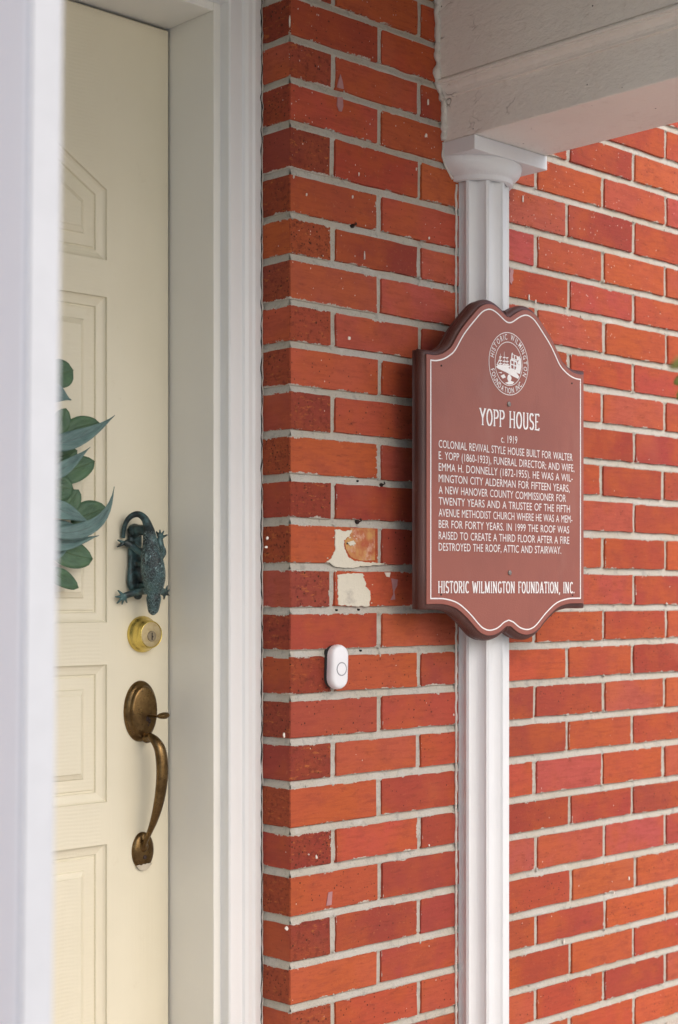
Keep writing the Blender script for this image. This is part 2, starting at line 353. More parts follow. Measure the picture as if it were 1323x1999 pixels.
# ------------------------------------------------------------------ setting: ground, porch floor, ceiling
def ground_mat():
    g = NT('lawn_and_paving'); p = g.pos(); a = g.noise(p, 3, 6); c = g.mix(g.ramp(a, .35, .65), (.44, .42, .39), (.36, .35, .32))
    return g.out(c, .95, g.bump(g.noise(p, 80, 5), .004))
mesh_obj('ground', [(-200, -200, -.5), (200, -200, -.5), (200, 200, -.5), (-200, 200, -.5)], [(0, 1, 2, 3)], ground_mat())['kind'] = 'structure'
def pave_mat():
    g = NT('porch_paving'); p = g.pos(); b = g.n('ShaderNodeTexBrick'); g.l(p, b.inputs[0]); b.inputs['Scale'].default_value = 5
    b.inputs['Color1'].default_value = (.46, .40, .35, 1); b.inputs['Color2'].default_value = (.42, .35, .30, 1); b.inputs['Mortar'].default_value = (.4, .37, .33, 1)
    return g.out(b.outputs[0], .8, g.bump(b.outputs[1], .003))
o = box('porch_floor', -2.0, .75, -1.5, .32, -.5, 0, pave_mat(), None, .01); o['kind'] = 'structure'
o = box('porch_ceiling', -1.62, .30, -1.60, -.004, 2.36, 2.40, M['ceiling'], None, 0); o['kind'] = 'structure'
# ------------------------------------------------------------------ brick wall
ROWY = [-358, -272, -186, -100, -14, 72, 153, 239, 331, 418, 499, 588, 670, 756, 843, 930, 1016, 1105, 1192, 1276, 1362, 1449, 1533, 1624, 1706, 1797, 1886, 1970, 2056, 2142, 2228, 2314, 2400]
ZL = [zat(y, D0) for y in ROWY]                        # joint centre lines, from the top; index 5 is row 0
Y1 = .0942; YC = .072; XC = -.0601; XJ = -.0734; YD = .2017   # casing back, casing front, casing edge, jamb face, door face
wall = empty('brick_wall', (.5, .05, 0), 'red brick house wall with raked grey mortar, speckled brick ends at the door corner', 'wall')
PAL = [(.41, .074, .034), (.42, .084, .034), (.38, .068, .036), (.31, .052, .034), (.42, .094, .036), (.37, .072, .050), (.35, .060, .032), (.29, .047, .030), (.40, .080, .050)]
def uvset(me, hx, hz, corner=False):
    u = me.uv_layers.new(name='pos'); v = me.uv_layers.new(name='half')
    for poly in me.polygons:
        side = abs(poly.normal.x) > .8
        for li in poly.loop_indices:
            c = me.vertices[me.loops[li].vertex_index].co
            u.data[li].uv = (c.y if side else (max(c.x, 0) if corner else c.x), c.z)
            v.data[li].uv = (.5 if side else hx, hz)
def brick(x0, x1, z0, z1, depth=.09, corner=None, parent=wall):
    hx, hz = (x1-x0)/2, (z1-z0)/2; cx, cz = (x0+x1)/2, (z0+z1)/2; yj = random.uniform(-.0009, .0007)
    if corner is None:
        per = []; nx, nz = 6, 2
        for i in range(nx): per.append((-hx+2*hx*i/nx, -hz))
        for i in range(nz): per.append((hx, -hz+2*hz*i/nz))
        for i in range(nx): per.append((hx-2*hx*i/nx, hz))
        for i in range(nz): per.append((-hx, hz-2*hz*i/nz))
        j = [(a+random.uniform(-.0009, .0009), b+random.uniform(-.0009, .0009)) for a, b in per]
        n = len(j); b = .0016
        fr = [(a-math.copysign(b, a) if abs(abs(p[0])-hx) < 1e-6 else a, yj, c-math.copysign(b, c) if abs(abs(p[1])-hz) < 1e-6 else c) for (a, c), p in zip(j, per)]
        bk = [(a, yj+.010, c) for a, c in j]
        faces = [tuple(range(n))] + [(i, i+n, (i+1) % n+n, (i+1) % n) for i in range(n)]
        me = bpy.data.meshes.new('brick'); me.from_pydata(fr+bk, [], faces); me.update()
        mats = [M['brick']]
    else:
        bm = bmesh.new(); r = bmesh.ops.create_cube(bm, size=1)
        bmesh.ops.scale(bm, verts=bm.verts, vec=(2*hx, depth, 2*hz)); bmesh.ops.translate(bm, verts=bm.verts, vec=(0, depth/2, 0))
        for v in bm.verts:
            v.co += Vector((random.uniform(-.0008, .0008), 0, random.uniform(-.0012, .0012)))
        bmesh.ops.bevel(bm, geom=list(bm.edges), offset=.0016, segments=1, affect='EDGES')
        for f in bm.faces:
            isend = f.normal.x < -.7 if corner == 'A' else f.normal.y < -.7
            f.material_index = 1 if isend else 0
        me = bpy.data.meshes.new('brick'); bm.to_mesh(me); bm.free(); me.update(); mats = [M['brick'], M['end']]
    uvset(me, hx, hz, corner is not None)
    for m in mats: me.materials.append(m)
    o = bpy.data.objects.new('brick', me); link(o, parent)
    o.location = Vector((cx, 0, cz)) - parent_world(parent)
    c = random.choice(PAL); k = random.uniform(.94, 1.17); o.color = (c[0]*k, c[1]*k*random.uniform(.9, 1.15), c[2]*k*random.uniform(.9, 1.25), 1)
    return o
joints = {}
A_PX = [740, 899, 1045.3, 1177, 1298]; B_PX = [650, 817.5, 969, 1110, 1236.3]
OVER = {13: {2: 1043.7, 3: 1176.5, 4: 1299}, 14: {3: 1106, 4: 1233.8}, 15: {2: 1043.7, 4: 1295.4}, 16: {3: 1106, 4: 1233.4}, 17: {2: 1042, 3: 1174.4, 4: 1294.5},
        18: {3: 1112, 4: 1234.7}, 20: {3: 1113, 4: 1239}, 21: {3: 1179}, 22: {3: 1111.6}, 2: {0: 649, 3: 1105.5}, 5: {3: 1179, 4: 1300}, 7: {3: 1175.4, 4: 1296}, 9: {3: 1172, 4: 1294}, 12: {0: 648}, 19: {0: 740}}
stuff_rows = []
for i in range(len(ZL)-1):
    k = i-5; B = (k % 2 == 0); zt, zb = ZL[i], ZL[i+1]
    px = list(B_PX if B else A_PX)
    for j, v in OVER.get(k, {}).items(): px[j] = v
    xs = [onY(p+random.uniform(-1, 1), 0, 0).x for p in px]
    while xs[-1] < 3.0: xs.append(xs[-1]+.1976+random.uniform(-.003, .003))
    joints[i] = xs
    bj = [random.uniform(.0036, .0050) for _ in range(len(xs)+1)]
    edges = [0.0]+xs
    for j in range(len(edges)-1):
        a = edges[j] + (0 if j == 0 else random.uniform(.0034, .0056)); b = edges[j+1]-random.uniform(.0034, .0056)
        top = zt-random.uniform(.0044, .0058); bot = zb+random.uniform(.0044, .0058)
        if edges[j] > 1.25 or i < 2 or i > 29: stuff_rows.append((a, b, bot, top)); continue
        brick(a, b, bot, top, depth=(.090 if not B else .19) if j == 0 else .09, corner=('B' if B else 'A') if j == 0 else None)
# everything out of view: courses above, below, far right and left of the door
def fill(x0, x1, z0, z1):
    z = z0; r = 0
    while z < z1-.01:
        x = x0-(.1 if r % 2 else 0)
        while x < x1:
            a, b = max(x, x0), min(x+.19, x1)
            if b-a > .02: stuff_rows.append((a, b, z+.0045, min(z+.0632, z1)))
            x += .1976
        z += .0677; r += 1
fill(0, 3.0, ZL[-1]-.0677*7, ZL[-1]); fill(0, 3.0, ZL[0], ZL[0]+.0677*14)
fill(-3.0, -1.104, 0, 3.2); fill(-1.104, 0, 2.27, 3.2)
bm = bmesh.new()
for a, b, z0, z1 in stuff_rows: add_box(bm, a, b, 0, .05, z0, z1)
o = bm_obj('outer_bricks', bm, M['brick'], wall)
uu = o.data.uv_layers.new(name='pos'); vv = o.data.uv_layers.new(name='half')
vv.data.foreach_set('uv', [.5]*(2*len(o.data.loops)))
o['kind'] = 'stuff'; o.color = (.48, .10, .045, 1)
# mortar: struck bed joints, deepest just under the brick above
def mortar_sheet():
    zlo, zhi = ZL[-1], ZL[0]; x0, x1 = .003, 1.35; dz, dx = .0024, .006
    nz = int((zhi-zlo)/dz); nx = int((x1-x0)/dx); V = []; F = []
    for r in range(nz+1):
        z = zlo+(zhi-zlo)*r/nz
        i = min(range(len(ZL)), key=lambda q: abs(ZL[q]-z)); t = (z-ZL[i])/.0054
        bed = .0034+.0022*max(-1, min(1, t)) if abs(t) < 1.5 else .0040
        for c in range(nx+1):
            x = x0+(x1-x0)*c/nx
            nzv = noise.noise(Vector((x*45, 3.1, z*45)))*.0011 + noise.noise(Vector((x*170, 7.7, z*170)))*.0006
            V.append((x, max(-.0004, bed-.0006+nzv), z))
    for r in range(nz):
        for c in range(nx):
            a = r*(nx+1)+c; F.append((a, a+1, a+nx+2, a+nx+1))
    # the return beside the door casing
    b0 = len(V); ny = 16
    for r in range(nz+1):
        z = zlo+(zhi-zlo)*r/nz
        i = min(range(len(ZL)), key=lambda q: abs(ZL[q]-z)); t = (z-ZL[i])/.0054
        bed = .0026+.0018*max(-1, min(1, t)) if abs(t) < 1.5 else .004
        for c in range(ny+1):
            y = .003+.10*c/ny
            V.append((max(-.0004, bed-.0006+noise.noise(Vector((1.7, y*45, z*45)))*.0011+noise.noise(Vector((4.4, y*170, z*170)))*.0006), y, z))
    for r in range(nz):
        for c in range(ny):
            a = b0+r*(ny+1)+c; F.append((a, a+ny+1, a+ny+2, a+1))
    return V, F
V, F = mortar_sheet(); mo = mesh_obj('mortar', V, F, M['mortar'], wall, True)
bm = bmesh.new()
add_box(bm, .012, 3.0, .008, .30, ZL[-1]-.0677*7, 3.2); add_box(bm, 1.35, 3.0, .004, .0078, 0, 3.2)
add_box(bm, -3.0, -1.108, .006, .30, 0, 3.2); add_box(bm, -1.104, .0, .006, .30, 2.275, 3.2)
bm_obj('wall_core', bm, M['mortar'], wall)
# mortar squeezed over the brick edges, crumbs at the joints
bm = bmesh.new(); rc = random.Random(5)
for _ in range(260):
    i = rc.randrange(3, 30); xs_ = [x for x in joints.get(i, []) if x < 1.2]
    if not xs_: continue
    if rc.random() < .45: x = rc.choice(xs_)+rc.uniform(-.002, .002); z = (ZL[i] if rc.random() < .5 else ZL[i+1])+rc.choice((-1, 1))*rc.uniform(.0045, .0070); r0 = rc.uniform(.0012, .0028)
    else: x = rc.uniform(.003, 1.15); z = ZL[i]+rc.choice((-1, 1))*rc.uniform(.0042, .0060); r0 = rc.uniform(.0007, .0018)
    n0 = len(bm.verts)
    bmesh.ops.create_icosphere(bm, subdivisions=1, radius=1, matrix=Matrix.Translation((x, .0005, z)) @ Matrix.Rotation(rc.uniform(0, 3), 4, 'Y') @ Matrix.Diagonal((r0*rc.uniform(1, 2.2), r0*.8, r0*rc.uniform(.7, 1.3), 1)))
for _ in range(26):
    z = onY(565, rc.triangular(42, 132, 60), 0).z; r0 = rc.uniform(.0004, .0011)
    bmesh.ops.create_icosphere(bm, subdivisions=1, radius=r0, matrix=Matrix.Translation((rc.uniform(-.0004, .002), rc.uniform(-.0004, .004), z)))
for v in bm.verts: v.co += Vector((noise.noise(v.co*900), 0, noise.noise(v.co*900+Vector((7, 7, 7)))))*.0005
o = bm_obj('mortar_crumbs', bm, M['mortar'], wall, True); o['kind'] = 'stuff'
# film-thin marks on the bricks, each a traced outline a millimetre thick
def film(name, pts, mat, y=-.0012, parent=wall, th=.001):
    P = [onY(a, b, y) for a, b in pts]; n = len(P)
    P = [p+Vector((0, 0, 0)) for p in P]
    V = [tuple(p) for p in P]+[(p.x, p.y+th, p.z) for p in P]
    F = [tuple(t) for t in tessellate_polygon([[Vector((p.x, p.z, 0)) for p in P]])]+[(i, (i+1) % n, (i+1) % n+n, i+n) for i in range(n)]
    bm = bmesh.new(); vs = [bm.verts.new(v) for v in V]
    for f in F:
        try: bm.faces.new([vs[q] for q in f])
        except ValueError: pass
    return bm_obj(name, bm, mat, parent)
def rough_poly(pts, sub=4, amp=.8):
    out = []; n = len(pts); sub = sub*3
    for i in range(n):
        a, b = pts[i], pts[(i+1) % n]
        for k in range(sub):
            t = k/sub; x = a[0]+(b[0]-a[0])*t; y = a[1]+(b[1]-a[1])*t; q = Vector((x*.16, y*.16, 0)); w = noise.noise(q)*2.2*amp+noise.noise(q*4)*1.4*amp; out.append((x+w, y+noise.noise(q+Vector((9, 4, 1)))*2.2*amp+noise.noise(q*4+Vector((5, 5, 5)))*1.4*amp))
    return out
def C5(p): return [(480+a/3.15, 900+b/3.15) for a, b in p]
film('paint_patch', rough_poly(C5([(640, 412), (790, 414), (790, 610), (700, 612), (640, 590), (612, 540), (606, 490), (640, 455)]), 3, .4), M['yellow'], -.0008, th=.0004)
film('paint_patch', rough_poly(C5([(545, 420), (575, 418), (590, 432), (648, 425), (640, 450), (600, 490), (605, 540), (625, 590), (660, 612), (740, 624), (855, 628), (820, 640), (720, 645), (650, 657), (560, 655), (535, 640), (495, 615), (525, 595), (548, 540), (545, 480)]), 5, .9), M['cream_paint'], -.0013, th=.0012)
film('paint_patch', rough_poly(C5([(560, 700), (600, 692), (715, 690), (720, 720), (735, 745), (730, 770), (760, 800), (762, 840), (758, 892), (700, 892), (640, 890), (565, 885), (562, 800)]), 5, .8), M['cream_paint'], -.0013, th=.0012)
for a, b, w in [(552, 676, 5), (600, 668, 3), (770, 872, 4), (776, 760, 3), (722, 705, 3), (636, 470, 5), (676, 478, 4), (662, 462, 3), (690, 640, 4), (860, 636, 4), (500, 598, 4), (536, 470, 3), (618, 596, 3), (660, 520, 4)]:
    film('paint_chip', C5([(a+math.cos(q*.9)*w*random.uniform(.6, 1.3), b+math.sin(q*.9)*w*random.uniform(.5, 1.2)) for q in range(7)]), M['cream_paint'], -.0015)
film('paint_chip', C5([(850, 685), (886, 685), (880, 714), (862, 710)]), M['chip'], -.0016)
film('paint_chip', rough_poly(C5([(622, 500), (660, 488), (672, 510), (640, 522)]), 3, .4), M['cream_paint'], -.0024)
film('paint_smear', rough_poly(C5([(890, 722), (930, 728), (925, 770), (908, 800), (915, 850), (885, 856), (905, 820), (898, 770)]), 2, .5), M['smear'], -.0014)
film('paint_smear', [(663.5, 145), (668, 160), (670, 174), (661, 172), (657, 170), (660, 158)], M['smear'])
film('paint_smear', [(658, 190), (668, 190), (669, 208), (666, 218), (661, 217), (657, 206)], M['smear'])
film('paint_smear', [(640, 1742), (648, 1740), (646, 1766), (636, 1768)], M['smear'])
for a, b, w, h_ in [(565, 42, 3, 26), (554, 1435, 5, 14), (617, 1673, 5, 9), (700, 340, 2, 10), (573, 345, 3, 8), (837, 465, 4, 6), (681, 660, 8, 9), (837, 1650, 3, 6), (559, 1812, 9, 10),
                    (711, 500, 2, 20), (835, 200, 4, 14), (831, 265, 6, 9), (812, 330, 2, 8), (688, 385, 3, 8), (598, 380, 3, 7), (1020, 388, 3, 18), (1032, 580, 3, 14), (1045, 590, 3, 12), (1060, 1050, 2, 4), (885, 1395, 3, 6), (880, 1130, 2, 5),
                    (521, 1050, 6, 8), (519, 1068, 8, 6), (602, 1668, 3, 4), (1227, 1715, 3, 9), (1198, 1742, 3, 8), (1100, 1838, 3, 12)]:
    film('paint_chip', [(a+math.cos(t)*w*.36*random.uniform(.7, 1.2), b+math.sin(t)*h_*.42*random.uniform(.7, 1.2)) for t in [q*math.pi/4 for q in range(8)]], M['chip'], -.0018, th=.0016)
film('paint_smear', rough_poly([(994, 520), (1001, 530), (999, 556), (994, 550)], 2, 1), M['smear'])
for (a, b) in [(697.5, 1019), (688, 441), (743.5, 947)]:
    bm = bmesh.new(); p = onY(a, b, 0)
    lathe(bm, [(.0003, .001), (.0026, .001), (.0034, 0), (.0034, -.012)], (p.x, .0, p.z), 'Y', 12)
    add_tube(bm, [(p.x-.002, 0, p.z-.001), (p.x+.002, -.006, p.z+.002), (p.x+.004, -.002, p.z+.005)], .0012, 6)
    bm_obj('metal_anchor', bm, M['iron'], wall, True)
for (a, b) in [(698, 939), (657, 1191), (700, 1190), (704, 1270), (675.5, 1061)]:
    bm = bmesh.new(); p = onY(a, b, 0); lathe(bm, [(.0001, .0006), (.0015, .0004), (.0019, -.004)], (p.x, -.0012 if b == 1061 else 0, p.z), 'Y', 10)
    bm_obj('drill_hole', bm, M['dark'], wall)
# ------------------------------------------------------------------ door frame
zH = onY(327, 55, YD).z
fr = empty('door_frame', (-.55, .12, 0), 'white and ivory painted door frame with moulded casing beside the brick corner', 'door frame')
XL = -1.104-XJ-.0; XCL = -1.104-XC
box('jamb', XJ, XJ+.045, Y1, .30, 0, zH+.04, M['trim'], fr, .0012)
box('jamb', XL-.045, XL, Y1, .30, 0, zH+.04, M['trim'], fr, .0012)
box('head_jamb', XL+.0005, XJ-.0005, Y1, .30, zH, zH+.04, M['trim'], fr, .0012)
def casing_profile():  # (distance from opening edge, y)
    return [(0, Y1+.002), (0, YC+.0025), (.0022, YC), (.026, YC+.0008), (.0285, YC-.003), (.034, YC-.0055), (.041, YC-.006), (.045, YC-.0085), (.0565, YC-.0085), (.0580, YC-.006), (.0580, Y1+.02)]
zc0 = zH+(XC-XJ)
for side in (0, 1):
    V = []; F = []; pr = casing_profile()
    for d, y in pr:
        x = XC+d if side == 0 else XCL-d
        V += [(x, y, 0), (x, y, zc0+d)]
    for i in range(len(pr)-1): F.append((2*i, 2*i+1, 2*i+3, 2*i+2) if side else (2*i, 2*i+2, 2*i+3, 2*i+1))
    mesh_obj('casing', V, F, M['white'], fr)
V = []; F = []; pr = casing_profile()
for d, y in pr: V += [(XCL-d, y, zc0+d), (XC+d, y, zc0+d)]
for i in range(len(pr)-1): F.append((2*i, 2*i+1, 2*i+3, 2*i+2))
mesh_obj('head_casing', V, F, M['white'], fr)
box('weatherstrip', XJ-.010, XJ-.0004, YD+.012, YD+.05, .02, zH-.001, M['dark'], fr, 0)
box('weatherstrip', XL+.0004, XJ-.011, YD+.012, YD+.05, zH-.010, zH-.0004, M['dark'], fr, 0)
box('threshold', XL, XJ, .05, .30, .001, .03, M['steel'], fr, .004)
def bead(name, pts, r, mat, parent, jit=.0015, n=160, squash=1, rj=.4):
    sp = []; L = len(pts)-1
    for i in range(n+1):
        t = i/n*L; a = min(int(t), L-1); p = Vector(pts[a]).lerp(Vector(pts[a+1]), t-a)
        p += Vector((noise.noise(p*60+Vector((3, 0, 0))), noise.noise(p*60+Vector((9, 2, 0)))*.5, 0))*jit
        sp.append((p, r*(1+rj*noise.noise(p*90))))
    bm = bmesh.new(); add_tube(bm, [s[0] for s in sp], [s[1] for s in sp], 8, up=Vector((.7, -.7, 0)), squash=squash)
    return bm_obj(name, bm, mat, parent, True)
bead('gap_line', [(-.0030, .0628, .3), (-.0030, .0628, zc0+.05)], .0007, M['dark'], fr, .0026, 620, 1, 1.3)
bead('caulk_line', [(-.0005, .0655, .3), (-.0005, .0655, zc0+.05)], .0026, M['caulk'], fr, .0016, 520)
# ------------------------------------------------------------------ front door
XR = XJ-.003; XDL = XL+.003
door = empty('front_door', ((XR+XDL)/2, YD, .03), 'cream panelled front door with moulded slanted top panels, slightly shadowed in its frame', 'door')
ZT = zH-.004; xm = (XR+XDL)/2
pxr = -.2135+0
def dpt(px, py): return onY(px, py, YD)
xr = dpt(208, 900).x
xin = xm+.055
z_a, z_b = dpt(205, 370).z, dpt(205, 508).z
zs = [(dpt(207, 580).z, dpt(209, 1215).z), (dpt(210, 1297).z, dpt(211, 1565).z), (dpt(213, 1647).z, .27)]
slope = .62
panels = []
for s in (1, -1):
    def mx(x): return x if s == 1 else 2*xm-x
    polys = [[(xin, z_b), (xr, z_b), (xr, z_a), (xin, z_a+slope*(xr-xin))]]
    for t, b in zs: polys.append([(xin, b), (xr, b), (xr, t), (xin, t)])
    for p in polys:
        q = [(mx(x), z) for x, z in p]
        if s == -1: q = q[::-1]
        panels.append(q)
def offset_poly(P, d):
    n = len(P); out = []
    for i in range(n):
        a, b, c = Vector(P[i-1]), Vector(P[i]), Vector(P[(i+1) % n])
        e1 = (b-a).normalized(); e2 = (c-b).normalized(); n1 = Vector((-e1.y, e1.x)); n2 = Vector((-e2.y, e2.x))
        k = (n1+n2); k = k/(k.dot(n1)); out.append(tuple(b+k*d))
    return out
outer = [(XDL, .03), (XR, .03), (XR, ZT), (XDL, ZT)]
be = .0025
loops = [[Vector((x, z, 0)) for x, z in [(XDL+be, .03+be), (XR-be, .03+be), (XR-be, ZT-be), (XDL+be, ZT-be)]]]+[[Vector((x, z, 0)) for x, z in p] for p in panels]
tri = tessellate_polygon(loops); flat = [v for l in loops for v in l]
bm = bmesh.new(); vs = [bm.verts.new((v.x, YD, v.y)) for v in flat]
for t in tri: bm.faces.new([vs[i] for i in t])
ob = [bm.verts.new((x, YD+be, z)) for x, z in outer]; bk = [bm.verts.new((x, YD+.044, z)) for x, z in outer]
for i in range(4):
    j = (i+1) % 4; bm.faces.new((vs[i], vs[j], ob[j], ob[i])); bm.faces.new((ob[i], ob[j], bk[j], bk[i]))
bm.faces.new(bk[::-1])
slab = bm_obj('door_slab', bm, M['door'], door)
PROF = [(0, 0), (.0010, .0040), (.004, .0064), (.010, .0086), (.0145, .0094), (.0158, .0124), (.0182, .0124), (.0196, .0102), (.0370, .0102), (.0384, .0074), (.0450, .0040), (.0470, .0018)]
for P in panels:
    rings = [offset_poly(P, d) for d, _ in PROF]
    bm = bmesh.new(); rv = [[bm.verts.new((x, YD+y, z)) for x, z in r] for r, (_, y) in zip(rings, PROF)]
    for a, b in zip(rv, rv[1:]):
        for i in range(len(a)):
            j = (i+1) % len(a); bm.faces.new((a[i], a[j], b[j], b[i]))
    bm.faces.new(rv[-1]); bm_obj('door_panel', bm, M['door'], door)
# deadbolt
def dp(px, py, off): return onY(px, py, YD-off)
c = dp(276, 1238, 0); dbz = c.z
bm = bmesh.new()
lathe(bm, [(.0286, -.0005), (.0286, .003), (.0276, .0055), (.026, .0075), (.0235, .013), (.0222, .0185), (.0215, .0195), (.0213, .0235), (.0205, .0250), (.0196, .0250), (.0192, .0240)], tuple(c), 'Y', 64)
db = bm_obj('deadbolt', bm, M['brass'], door, True)
bm = bmesh.new(); lathe(bm, [(.0193, .0238), (.0175, .0241), (.0001, .0241)], tuple(c), 'Y', 48)
bm_obj('face_disc', bm, M['satin_brass'], db, True)
bm = bmesh.new(); cc = c+Vector((.0008, 0, -.0026))
lathe(bm, [(.0084, .0238), (.0084, .0247), (.0078, .0252), (.0001, .0252)], tuple(cc), 'Y', 32)
bm_obj('key_cylinder', bm, M['dull_brass'], db)
bm = bmesh.new(); kx, kz, ky = cc.x, cc.z, YD-.0254
add_box(bm, kx-.0009, kx+.0007, ky-.0002, ky+.001, kz-.0058, kz+.0055); add_box(bm, kx-.0002, kx+.0020, ky-.00025, ky+.0008, kz-.0020, kz+.0002)
bm_obj('keyhole', bm, M['dark'], db)
# handle set
hs = None
c = dp(272, 1388, 0); rx, rz = .0315, .0478
def oval(bm, c, prof, seg=64):
    rows = []
    for k, (fx, fz, h) in enumerate(prof):
        rows.append([bm.verts.new((c.x+fx*math.cos(a*2*math.pi/seg), c.y-h, c.z+fz*math.sin(a*2*math.pi/seg))) for a in range(seg)])
    for a, b in zip(rows, rows[1:]):
        for i in range(seg): bm.faces.new((a[i], a[(i+1) % seg], b[(i+1) % seg], b[i]))
    bm.faces.new(rows[-1])
bm = bmesh.new()
oval(bm, c, [(rx, rz, -.0005), (rx, rz, .002), (rx*.985, rz*.99, .0036), (rx*.93, rz*.95, .0060), (rx*.84, rz*.88, .0078), (rx*.80, rz*.845, .0088), (rx*.775, rz*.825, .0118), (rx*.75, rz*.80, .0132), (rx*.66, rz*.72, .0138), (rx*.45, rz*.5, .0148), (rx*.2, rz*.2, .0152)])
hs = bm_obj('handle_plate', bm, M['old_brass'], door, True)
gp = [(284, 1440, .014, .006), (292, 1438, .026, .0075), (302, 1446, .036, .0090), (311, 1462, .043, .0105), (315, 1486, .046, .0112), (315.5, 1515, .047, .0110), (312.5, 1545, .045, .0103), (307, 1575, .041, .0090), (299, 1603, .034, .0072), (291, 1624, .025, .0055), (284, 1640, .016, .0048), (279, 1654, .006, .0062)]
sp = smooth_path([(*dp(a, b, o_), r) for a, b, o_, r in gp], 6)
bm = bmesh.new(); add_tube(bm, [s[:3] for s in sp], [s[3] for s in sp], 18, up=Vector((.35, -1, 0)), squash=.78)
add_ball(bm, dp(286, 1440, .014), .0095, (1, 1, .9)); add_ball(bm, dp(279, 1652, .006), .0085, (1, .8, 1.1))
voxel(bm, 'handle_grip', M['old_brass'], door, .0012, 3)
tp = smooth_path([(*dp(287, 1397, .012), .0042), (*dp(300, 1398, .024), .0042), (*dp(309, 1398, .034), .0050), (*dp(316, 1397.5, .043), .0100), (*dp(321, 1396.5, .0490), .0105), (*dp(325, 1396, .0530), .0070)], 5)
bm = bmesh.new(); add_tube(bm, [s[:3] for s in tp], [s[3] for s in tp], 16, up=Vector((0, -.1, 1)), squash=.5)
voxel(bm, 'thumb_latch', M['old_brass'], door, .0008, 2)
bm = bmesh.new(); q = dp(289, 1405, .0145)
for k in range(9):
    add_ball(bm, q+Vector((random.uniform(-.003, .003), random.uniform(-.001, .001), random.uniform(-.010, .004))), random.uniform(.0015, .003), (1, .5, 1), 8)
bm_obj('latch_slot', bm, M['iron'], hs, True)
c2 = dp(276.5, 1660, 0); bm = bmesh.new()
oval(bm, c2, [(.0205, .0295, -.0005), (.0205, .0295, .002), (.0195, .0285, .0040), (.0165, .0250, .0062), (.010, .015, .0080), (.003, .004, .0085)], 48)
lp = bm_obj('lower_handle_plate', bm, M['old_brass'], door, True)
bm = bmesh.new(); q = dp(281, 1673, .0072); lathe(bm, [(.0034, 0), (.0034, .0014), (.0026, .0022), (.0001, .0016)], (q.x, q.y, q.z), 'Y', 20); bm_obj('screw', bm, M['iron'], lp, True)
bm = bmesh.new(); n = 15
top = []; bot = []
for k in range(n):
    t = -1+2*k/(n-1); x = c2.x+t*.0150; zb = c2.z-.0297*math.sqrt(max(0, 1-(t*.0150/.0207)**2)); top.append((x, YD-.0078, c2.z-.0205+random.uniform(-.0012, .0012))); bot.append((x, YD-.0045, zb-.0012))
vt = [bm.verts.new(p) for p in top]; vb = [bm.verts.new(p) for p in bot]
for k in range(n-1): bm.faces.new((vt[k], vt[k+1], vb[k+1], vb[k]))
bm_obj('paint_smudge', bm, M['cream_paint'], lp)
# ------------------------------------------------------------------ lizard door knocker
kn = empty('lizard_door_knocker', tuple(dp(275, 1120, 0)), 'verdigris bronze lizard door knocker clinging head down above the brass deadbolt', 'door knocker')
def tb(bm, pts, seg=12, sq=1.0, n=5, up=Vector((0, -1, 0))):
    s = smooth_path([(*dp(a, b, o_), r) for a, b, o_, r in pts], n); add_tube(bm, [q[:3] for q in s], [q[3] for q in s], seg, up, sq)
bm = bmesh.new()   # body, tail and raised feet
tb(bm, [(298, 1200, .040, .0030), (298, 1194, .041, .0080), (298.5, 1182, .043, .0105), (299, 1168, .044, .0122), (299, 1158, .045, .0105), (300, 1146, .046, .0155), (299, 1128, .048, .0195), (297, 1105, .049, .0195), (294, 1082, .048, .0165), (292.5, 1064, .046, .0130), (291, 1045, .044, .0110), (288, 1028, .040, .0080), (281, 1012, .035, .0062), (270, 1004, .028, .0052), (258, 1006, .021, .0046), (247, 1016, .014, .0042), (241, 1032, .008, .0038), (239, 1050, .005, .0036)], 16, .85)
for fx, fy, base, path, toes in [
        (0, 0, None, [(303, 1086, .044, .0070), (311, 1085, .040, .0075), (316, 1077, .035, .0070), (313, 1068, .032, .0062), (311, 1058, .030, .0060), (311, 1051, .030, .0055)], [(304, 1037), (311, 1034), (319, 1036), (325.5, 1044)]),
        (0, 0, None, [(303, 1150, .040, .0075), (311, 1152, .034, .0065), (318, 1156, .028, .0058), (321, 1158, .026, .0050)], [(326, 1143), (329.5, 1151), (329, 1162), (318.5, 1170)]),
        (0, 0, None, [(290, 1152, .042, .0070), (276, 1154, .028, .0058), (262, 1157, .018, .0055), (248, 1161, .012, .0052), (241, 1164, .010, .0050)], [(229, 1152), (223.5, 1165), (227, 1178), (237, 1180), (247, 1177)]),
        (0, 0, None, [(286, 1076, .040, .0060), (272, 1076, .026, .0060), (258, 1066, .016, .0058), (248, 1061, .012, .0058), (243, 1060, .011, .0052)], [(228, 1054), (231, 1063), (227, 1068)])]:
    tb(bm, path, 12, .8, 4)
    e = path[-1]
    for tx, ty in toes:
        mx_, my_ = (e[0]+tx)/2, (e[1]+ty)/2
        tb(bm, [(e[0], e[1], e[2], .0030), (mx_, my_, e[2]+.001, .0022), (tx, ty, e[2]-.004, .0011)], 8, 1, 3)
add_ball(bm, dp(291.5, 1180, .046), .0030); add_ball(bm, dp(304.5, 1180, .049), .0030)
bod = voxel(bm, 'lizard_body', M['patina'], kn, .0008, 1)
vc = bod.data.color_attributes.new(name='scale', type='FLOAT_COLOR', domain='POINT')
ax = [dp(a, b, 0) for a, b in ((298, 1195), (299, 1128), (295, 1082), (291, 1045), (286, 1028))]
w0 = parent_world(kn)
cols = []
for v in bod.data.vertices:
    w = v.co+w0; d = 1.0
    wz = w.z; pxx = 0
    off = YD-w.y
    body = 1.0 if (off > .036 and w.z < dp(291, 1040, 0).z) else 0.0
    cols += [body, body, body, 1]
vc.data.foreach_set('color', cols)
bm = bmesh.new()   # back plate with its two lugs
